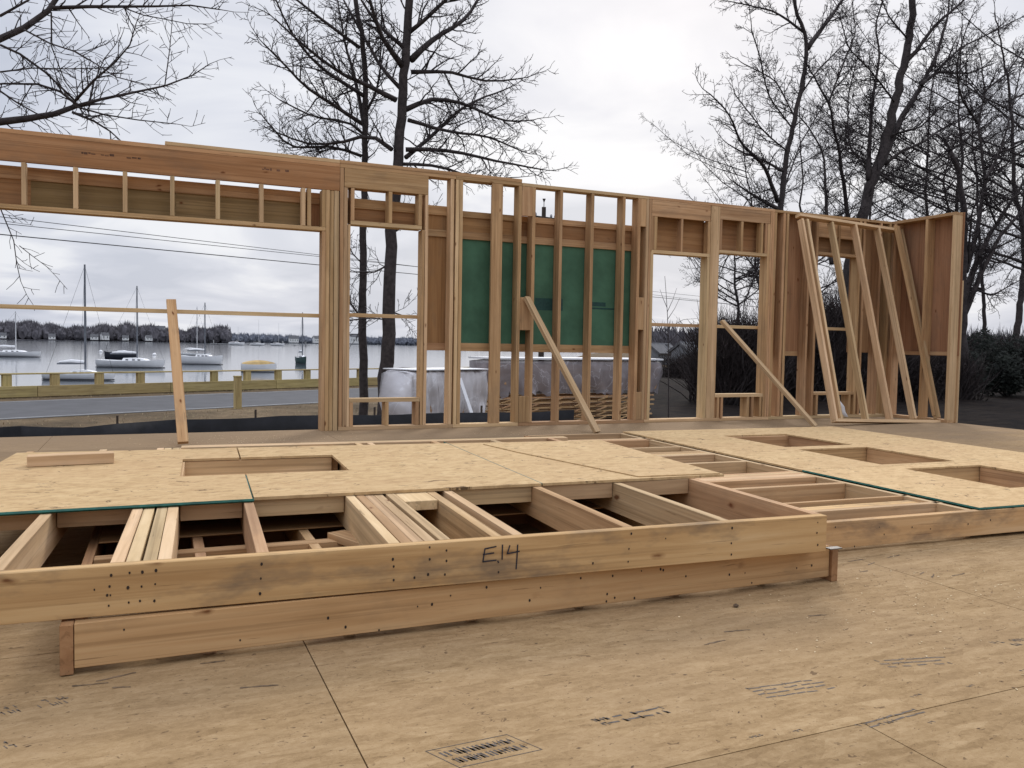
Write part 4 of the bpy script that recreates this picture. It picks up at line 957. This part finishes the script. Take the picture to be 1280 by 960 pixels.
# ------------------------------------------------------------------ WRAPPED LUMBER BUNDLES AND TRUSS STACK
def wrapped(name, loc, rz, L, W, z0, z1, label, seed, fm='film'):
    e = empty(name, loc, rz, label, 'lumber bundle'); rs = random.Random(seed)
    k = int((z1-z0-.10)/.09)
    mb = MB()
    for i in range(k):
        for j in range(5): mb.box((-L/2+.08, -W/2+.06+j*(W-.12)/5+.006, z0+.06+i*.09), (L/2-.08-rs.random()*.1, -W/2+.06+(j+1)*(W-.12)/5-.006, z0+.06+i*.09+.082))
    mb.build('lumber', 'spf', e)
    # film draped: wrinkled closed box
    n1, n2 = 46, 12; mb = MB(); rows_ = []
    for i in range(n1+1):
        x = -L/2+L*i/n1; r_ = []
        prof = [(-W/2, z0), (-W/2-.03, z0+(z1-z0)*.3), (-W/2-.02, z0+(z1-z0)*.65), (-W/2, z1-.05), (-W/2+.05, z1), (-W/4, z1+.015), (0, z1+.02), (W/4, z1+.015), (W/2-.05, z1), (W/2, z1-.05), (W/2+.03, z0+(z1-z0)*.5), (W/2, z0)]
        endf = min(1, min(i, n1-i)/2.0)
        for (yy, zz) in prof:
            j = .03; low = max(0, min(1, 1-(zz-z0)/(z1-z0)))
            xx = x*(1+.02*math.sin(3.1*(1-low))-.07*low**1.5); yy += (.05*math.sin(x*7.3+zz*4)+.03*math.sin(x*17-zz*6))*(.3+low)*(1 if yy > 0 else -1)*(.4 if abs(yy) < W/2-.1 else 1)
            r_.append((xx+rs.uniform(-j, j), yy*(.92+.08*endf)+rs.uniform(-j, j)*(1+low*1.5), zz+rs.uniform(-j, j)*.4-(0 if endf == 1 else .03)+(rs.uniform(-.12, .08) if low > .98 else 0)))
        rows_.append(r_)
    mb.grid(rows_); k0 = len(rows_[0]); 
    mb.f.append(tuple(range(k0))[::-1]); mb.f.append(tuple(range(len(mb.v)-k0, len(mb.v))))
    mb.build('plastic_film', fm, e, True)
    return e
c1 = atY(545, 500, 18.0)
wb = wrapped('wrapped_lumber', (c1.x, c1.y, GZ), .42, 2.35, 1.1, .26, 1.50, 'white plastic wrapped bundle behind the narrow window and first studs', 1)
for s in (-.8, 0, .8): board('bearer', wb, (s, -.5, 0), (s+.09, .5, .31), 'ply')
tp = MB(); tp.box((-1.10, -.57, 1.53), (1.15, .57, 1.55)); tp.build('cover_board', 'white', wb)
c2 = atY(712, 500, 20.5)
wb2 = wrapped('wrapped_lumber', (c2.x, c2.y, GZ), .16, 5.9, 1.2, .85, 1.72, 'long plastic wrapped bundle lying on top of the pallets behind the green sheathing', 2, 'film_grey')
tp = MB(); tp.box((-2.95, -.62, 1.745), (2.95, .62, 1.79)); tp.build('cover_board', 'white', wb2)
tk = empty('truss_stack', (c2.x, c2.y, GZ), .16, 'stack of timber trusses and pallets beneath the long wrapped bundle', 'truss stack')
rs = random.Random(6)
for lv in range(6):
    z = .02+lv*.138
    for yy in (-.55, -.05, .48): board('truss_chord', tk, (-2.8+rs.uniform(0, .3), yy, z), (2.6+rs.uniform(-.3, .3), yy+.09, z+.038), 'spf')
    if lv < 5:
        for k in range(7): 
            x = -2.6+k*.78+rs.uniform(-.05, .05); plank('truss_web', tk, (x, -.57, z+.04), (x+.36, -.57, z+.136), .035, .03, (0, 1, 0), 'spf')
            
cp = atY(600, 530, 17.0); o = plank('white_board', None, (cp.x, cp.y, GZ+.02), (cp.x-.35, cp.y+.4, GZ+1.35), .09, .03, (1, .3, 0), 'white', .002); tag(o, 'narrow white board leaning on the plastic wrapped bundle', 'board')
q = atY(1081, 512, 8.2); ps = MB(); rs = random.Random(8)
rows_ = [[Vector((8.60-.05*i+ (.03+.02*math.sin(i))*sgn*(1-i/7)**.5, 8.3+.02*math.sin(i*2.), .03+.07*i)) for sgn in (-1, 0, 1)] for i in range(7)]
ps.grid(rows_); o = ps.build('plastic_scrap', 'white', None, True); md = o.modifiers.new('s', 'SOLIDIFY'); md.thickness = .002; tag(o, 'crumpled strip of white plastic on the floor behind the leaning frame', 'plastic scrap')

# ------------------------------------------------------------------ BOATS
WZ = -2.4
def hull_mesh(L, Bm, H, z0=-.25):
    mb = MB(); rows_ = []; n = 14
    for i in range(n+1):
        u = i/n; x = -L/2+L*u; w = Bm/2*(math.sin(math.pi*min(1, .30+u*.70))**.65 if u > .0 else .80)
        if i == n: w = .02
        sh_ = H*(1+.16*(2*u-1)**2+.12*u)
        rows_.append([(x+.0, -w, sh_), (x, -w*.93, sh_*.5), (x-(.05*L if i == n else 0), -w*.6, 0), (x-(.07*L if i == n else 0), 0, z0), (x-(.05*L if i == n else 0), w*.6, 0), (x, w*.93, sh_*.5), (x, w, sh_)])
    mb.grid(rows_); mb.f.append(tuple(range(7)))
    k = len(mb.v); return mb, rows_
def boat(px_, py, dist_y, L, label, hull='hullwhite', mast=9, mastmat='mast', rz=0, cabin=True, rig=True, H=.75, cover=None, name='sailboat', cat='sailboat', mx=0):
    c = atZ(px_, py, WZ) if dist_y is None else atY(px_, py, dist_y); e = empty(name, (c.x, c.y, WZ), rz, label, cat, 'boats moored in the harbour')
    mb, rows_ = hull_mesh(L, L*.3, H); mb.build('hull', hull, e, True)
    st = MB(); st.grid([[(p[0]*1.003, p[1]*1.01*.97, .10), (p[0]*1.003, p[1]*1.02*.97, .02)] for p in [r[1] for r in rows_]]); st.grid([[(p[0]*1.003, -p[1]*1.01*.97, .10), (p[0]*1.003, -p[1]*1.02*.97, .02)] for p in [r[1] for r in rows_]]); st.build('boot_stripe', 'boot', e)
    dk = MB(); dk.grid([[(r[0][0], r[0][1]*.98, r[0][2]-.05), (r[0][0], r[6][1]*.98, r[0][2]-.05)] for r in rows_]); dk.build('deck', 'hullwhite' if hull != 'hullyellow' else 'hullyellow', e)
    if cabin:
        cb = MB(); w = L*.085; rows2 = []
        for u, hh in ((-.12, .0), (-.10, .34), (.05, .38), (.20, .26), (.27, .0)): rows2.append([(L*u, -w, H), (L*u, -w*.85, H+hh), (L*u, w*.85, H+hh), (L*u, w, H)])
        cb.grid(rows2); cb.build('cabin', 'hullwhite', e)
        for u in (-.04, .06, .14):
            wm = MB(); wm.box((L*u-.14, -w-.02, H+.10), (L*u+.14, -w*.9, H+.20)); wm.build('cabin_window', 'glass', e)
    if mast:
        m_ = MB(); m_.tube([(L*.08, 0, H*.8), (L*.08, 0, mast*.5), (L*.08, 0, mast)], [.085, .08, .065], 8); m_.build('mast', mastmat, e)
        bo = MB(); bo.tube([(L*.08, 0, H+.85), (-L*.33, 0, H+.8)], .07, 6); bo.build('boom', mastmat, e)
        if rig:
            rg = MB()
            for q_ in ((L*.49, 0, H), (-L*.49, 0, H), (L*.06, L*.13, H), (L*.06, -L*.13, H)): rg.tube([(L*.08, 0, mast-.1), q_], .010, 3)
            rg.build('rigging', 'wire', e)
            sl = MB(); sl.tube([(L*.07, 0, H+.95), (-L*.12, 0, H+1.02), (-L*.30, 0, H+.93)], [.12, .13, .06], 8); sl.build('furled_sail', 'hullwhite', e)
    if cover:
        cv = MB(); rows2 = []
        for i in range(9):
            u = -.48+.94*i/8; w = L*.145*math.sin(math.pi*min(1, .32+.66*i/8)); hh = H+.12+.38*math.sin(math.pi*(.1+.8*i/8))
            rows2.append([(L*u, -w, H-.03), (L*u, -w*.6, (H+hh)/2+.05), (L*u, 0, hh), (L*u, w*.6, (H+hh)/2+.05), (L*u, w, H-.03)])
        cv.grid(rows2); cv.build('canvas_cover', cover, e)
    return e
boat(14, 446, None, 9.0, 'white sailboat with pale mast cut by the left edge of the view', mast=7.3, mastmat='mastwhite', rz=-.3, mx=0)
boat(100, 475, None, 5.2, 'low white boat with the tallest dark mast showing just above the guardrail', mast=8.95, rz=-.35, H=.45)
boat(152, 450, None, 4.6, 'black hulled sailless boat behind the white sailboat', hull='hullblack', mast=0, rz=-.35, H=1.1, name='motorboat', cat='motorboat')
boat(165, 459.5, None, 7.4, 'white sailboat with tall grey mast in front of the black hull', mast=9.2, rz=-.4)
boat(252, 455.5, None, 5.7, 'white sailboat with grey mast right of the leaning reddish board', mast=8.2, rz=-.45, H=1.0)
boat(243, 445, None, 6.4, 'more distant sailboat with white mast and dark canvas behind', mast=9.8, mastmat='mastwhite', rz=-.3, H=.5, cabin=False)
boat(324, 465, None, 3.6, 'small boat under a yellow canvas cover near the guardrail', hull='hullwhite', mast=0, cabin=False, cover='hullyellow', rz=-.4, H=.75, name='dinghy', cat='dinghy')
boat(377, 455, None, 3.0, 'narrow dark green boat with a thin mast near the jamb', hull='hullgreen', mast=7.5, rz=-1.3, H=.9)
boat(322, 429.0, 560, 9, 'far white sailboat at the middle of the distant jetty', mast=17, mastmat='mastwhite', rz=-.4, H=1.3, rig=False)
boat(296, 429.0, 560, 10, 'far white boat at the left end of the distant jetty', mast=12, mastmat='mastwhite', rz=-.4, H=1.6, rig=False)
boat(347, 429.2, 560, 9, 'far white boat at the right end of the distant jetty', mast=15, mastmat='mastwhite', rz=-.4, H=1.4, rig=False)
c = atY(325, 428, 566); jt = empty('jetty', (c.x, c.y, WZ), -.4, 'long low jetty on the far side of the harbour', 'jetty')
board('jetty_deck', jt, (-33, 0, .5), (33, 3, .9), 'dock')
for k in range(9): board('pile', jt, (-31+k*7.6, .2, -.5), (-30.4+k*7.6, .7, .95 if k % 2 else 3.2), 'dock')
# mooring balls
for (x, y, lab) in ((126, 440, 'white mooring ball left of the black hull'), (193, 444, 'white mooring ball right of the black hull')):
    c = atZ(x, y, WZ); mb = MB(); n = 8; mb.grid([[(.38*math.sin(math.pi*i/n)*math.cos(2*math.pi*j/12), .38*math.sin(math.pi*i/n)*math.sin(2*math.pi*j/12), .1-.38*math.cos(math.pi*i/n)) for j in range(12)] for i in range(n+1)], True)
    o = mb.build('mooring_ball', 'hullwhite', None, True); o.location = (c.x, c.y, WZ); tag(o, lab, 'buoy', 'mooring balls')

# ------------------------------------------------------------------ FAR SHORE
def bearing_pt(px_, dist):
    d = ray(px_, 430); d = Vector((d.x, d.y, 0)).normalized(); return Vector((d.x*dist, d.y*dist, 0))
hl = MB(); rows_ = []; rs = random.Random(13)
prof = lambda p: 6+5*math.sin(p*.013+1)+3*math.sin(p*.041)
for r in range(6):
    r_ = []
    for i in range(90):
        p = -260+i*12; f = r/5; base = bearing_pt(p, 880+f*420 if p < 250 else 880+f*420+min(1, (p-250)/120)*900)
        z = WZ-.3+(0 if r == 0 else (2.0+prof(p)*math.sin(f*math.pi*.9)))
        r_.append((base.x, base.y, z))
    rows_.append(r_)
hl.grid(rows_); o = hl.build('hills', 'farwood_haze', None, True); tag(o, kind='structure')
ico = bmesh.new(); bmesh.ops.create_icosphere(ico, subdivisions=2, radius=1); iv = [v.co.copy() for v in ico.verts]; iff = [tuple(v.index for v in f.verts) for f in ico.faces]; ico.free()
def treeline(name, p0, p1, d0, d1, hmin, hmax, n, mat, label, seed, hf=None, wf=1.0, bf=.9, tw=26):
    rs = random.Random(seed); mb = MB()
    for i in range(n):
        p = rs.uniform(p0, p1); d = rs.uniform(d0, d1); c = bearing_pt(p, d); h = rs.uniform(hmin, hmax)*(hf(p) if hf else 1); w = h*rs.uniform(.2, .38)*wf; k = len(mb.v)
        z0 = WZ+1
        for v in iv:
            j = 1+rs.uniform(-.38, .38); mb.v.append((c.x+v.x*w*j*bf, c.y+v.y*w*j*bf, z0+h*.40*bf+v.z*h*.42*j*bf))
        mb.f += [tuple(k+q_ for q_ in f) for f in iff]
        # bare top twigs
        for q_ in range(tw):
            a = rs.uniform(0, 6.28); rr = rs.uniform(0, .8)*w; b0 = Vector((c.x+rr*math.cos(a), c.y+rr*math.sin(a), z0+h*rs.uniform(.3, .72))); kk = len(mb.v)
            tp_ = b0+Vector((rs.uniform(-.14, .14)*h, rs.uniform(-.1, .1)*h, h*rs.uniform(.15, .38))); mb.v += [tuple(b0+Vector((-.022*h, 0, 0))), tuple(b0+Vector((.022*h, 0, 0))), tuple(tp_)]; mb.f.append((kk, kk+1, kk+2))
    o = mb.build(name, mat); tag(o, label, 'woods', kind='stuff'); return o
treeline('far_woods', -260, 285, 885, 1050, 8, 16, 3600, 'farwood_haze', 'grey leafless woods on the far shore behind the boats', 1, lambda p: 1.08+.13*math.sin(p*.05)+.1*math.sin(p*.21), .8)
treeline('far_woods', 270, 840, 1250, 1650, 9, 17, 2200, 'farhill_haze', 'distant woods tinted bluish for haze on the far right shore of the harbour', 2, lambda p: 1.0-.2*min(1, max(0, (p-250)/150)))
treeline('distant_woods', 800, 1400, 170, 300, 4, 8, 1500, 'farwood_haze', 'dark leafless woods on the land right of the harbour', 3, None, 1.0, .45, 40)
def house(px_, dist, w, d, h, rz, label, wall='clapboard', z=None):
    c = bearing_pt(px_, dist); z = WZ+1.2 if z is None else z
    e = empty('house', (c.x, c.y, z), rz, label, 'house', 'houses along the far shore' if dist > 400 else 'grey sheds on the near right land')
    mb = MB(); mb.box((-w/2, -d/2, 0), (w/2, d/2, h)); k = len(mb.v)
    mb.v += [(-w/2, -d/2, h), (-w/2, d/2, h), (-w/2, 0, h+d*.36), (w/2, -d/2, h), (w/2, d/2, h), (w/2, 0, h+d*.36)]; mb.f += [(k, k+1, k+2), (k+3, k+5, k+4)]
    mb.build('wall', wall, e)
    rf = MB(); o_ = .03*w; n = d/2+.35
    for sg in (-1, 1): rf.grid([[(-w/2-o_, sg*n, h-.36*.5), (w/2+o_, sg*n, h-.36*.5)], [(-w/2-o_, 0, h+d*.36+.12), (w/2+o_, 0, h+d*.36+.12)]])
    r_ = rf.build('roof', 'shingle', e); md = r_.modifiers.new('s', 'SOLIDIFY'); md.thickness = .25
    cm = MB(); cm.box((w*.2, -.3, h+d*.1), (w*.2+.6, .3, h+d*.36+(.9 if dist > 400 else .15))); cm.build('chimney', 'shingle', r_)
    for i in range(max(2, int(w/3))):
        x = -w/2+(i+.5)*w/max(2, int(w/3)); wm = MB(); wm.box((x-.35, -d/2-.06, h*.35), (x+.35, -d/2+.05, h*.75)); wm.build('window', 'glass', e)
house(65, 872, 5.6, 5.6, 3.0, .1, 'white house on the far shore left of the tall mast', z=WZ+1)
house(3, 872, 6.4, 5.6, 3.0, .1, 'pale house at the left edge of the far shore')
house(118, 872, 6.4, 5.6, 3.2, 0, 'small white house right of the tall mast on the far shore')
house(131, 878, 6.4, 6.4, 4.7, .3, 'taller pale house just right of the small white one')
house(157, 872, 5.6, 4.8, 2.9, 0, 'low white house close to the grey mast on the far shore')
house(186, 872, 5.6, 5.6, 3.2, .2, 'pale low house left of the leaning reddish board')
house(193, 930, 20, 12, 9, -.3, 'large pale house among the trees above the low one', z=WZ+3)
house(367, 1240, 13, 9, 6, 0, 'white house far along the shore near the jamb')
house(397, 1240, 12, 9, 6.5, .2, 'white house farthest right beside the jamb')
house(445, 1240, 20, 12, 10, .1, 'white building seen between jamb and slim trunk')
house(862, 92, 4.2, 2.2, 1.7, .5, 'grey shed behind the right half of the floor-length window', 'greyboard', GZ)
house(826, 105, 5.5, 2.2, 1.6, .5, 'grey shed behind the left half of the floor-length window', 'greyboard', GZ)
house(905, 110, 6, 2.4, 2.0, .4, 'pale shed glimpsed beyond the post between the tall windows', 'clapboard', GZ)

# ------------------------------------------------------------------ LIGHT
world = bpy.data.worlds.new('World'); scene.world = world; world.use_nodes = True
nt = world.node_tree; bg = nt.nodes['Background']
SUN_EL, SUN_AZ = R(33), YAW+R(12)     # azimuth from +Y towards +X
sky = nt.nodes.new('ShaderNodeTexSky'); sky.sky_type = 'NISHITA'; sky.sun_disc = False
sky.sun_elevation = SUN_EL; sky.sun_rotation = SUN_AZ; sky.air_density = 1.2; sky.dust_density = 3.5; sky.ozone_density = 1
tc = nt.nodes.new('ShaderNodeTexCoord')
sep = nt.nodes.new('ShaderNodeSeparateXYZ'); nt.links.new(tc.outputs['Generated'], sep.inputs[0])
# cloud layer: project the direction on a plane overhead
zc = math_(nt, 'MAXIMUM', math_(nt, 'ADD', sep.outputs['Z'], .16), .05)
cx_ = math_(nt, 'DIVIDE', sep.outputs['X'], zc); cy_ = math_(nt, 'DIVIDE', sep.outputs['Y'], zc)
cmb = nt.nodes.new('ShaderNodeCombineXYZ'); nt.links.new(cx_, cmb.inputs[0]); nt.links.new(cy_, cmb.inputs[1])
n1 = noise(nt, cmb.outputs[0], 1.3, 6, .5, .7); n2 = noise(nt, cmb.outputs[0], .45, 3, .5, .2)
f = math_(nt, 'ADD', math_(nt, 'MULTIPLY', n1, .5), math_(nt, 'MULTIPLY', n2, .5))
cloud = ramp(nt, f, [(.43, (4.4, 4.9, 6.2)), (.50, (6.0, 6.4, 7.6)), (.565, (8.4, 8.65, 9.3))]).outputs[0]
# brighter towards the veiled sun
dp = nt.nodes.new('ShaderNodeVectorMath'); dp.operation = 'DOT_PRODUCT'; nt.links.new(tc.outputs['Generated'], dp.inputs[0])
sdir = Vector((math.sin(SUN_AZ)*math.cos(SUN_EL), math.cos(SUN_AZ)*math.cos(SUN_EL), math.sin(SUN_EL)))
sd2 = Vector((math.sin(YAW+R(6))*math.cos(R(16)), math.cos(YAW+R(6))*math.cos(R(16)), math.sin(R(16)))); dp.inputs[1].default_value = sd2
glow = ramp(nt, dp.outputs['Value'], [(.55, (0, 0, 0)), (1.0, (1, 1, 1))]).outputs[0]
cloud2 = mixc(nt, math_(nt, 'MULTIPLY', glow, .42), cloud, (9.8, 9.8, 9.9))
zen = ramp(nt, sep.outputs['Z'], [(.0, (.92, .92, .92)), (.42, (1, 1, 1)), (1.0, (1.0, 1.0, 1.0))])
zm = nt.nodes.new('ShaderNodeMapRange'); nt.links.new(sep.outputs['Z'], zm.inputs['Value']); zm.inputs['From Min'].default_value = .40; zm.inputs['From Max'].default_value = 1.0; zm.inputs['To Min'].default_value = 1.0; zm.inputs['To Max'].default_value = 2.9
vm = nt.nodes.new('ShaderNodeVectorMath'); vm.operation = 'SCALE'; nt.links.new(cloud2, vm.inputs[0]); nt.links.new(zm.outputs[0], vm.inputs['Scale'])
skymix = mixc(nt, .93, sky.outputs[0], vm.outputs[0])
nt.links.new(skymix, bg.inputs['Color']); bg.inputs['Strength'].default_value = .10
sun = bpy.data.lights.new('sun', 'SUN'); sun.energy = 1.5; sun.angle = R(16); sun.color = (1, .965, .91)
so = bpy.data.objects.new('sun', sun); COL.objects.link(so); so.rotation_euler = (-sdir).to_track_quat('-Z', 'Y').to_euler()
so.location = (0, 0, 30)
scene.view_settings.view_transform = 'Standard'; scene.view_settings.look = 'None'; scene.view_settings.exposure = 0; scene.view_settings.gamma = 1
scene.cycles.max_bounces = 8; scene.cycles.transparent_max_bounces = 12
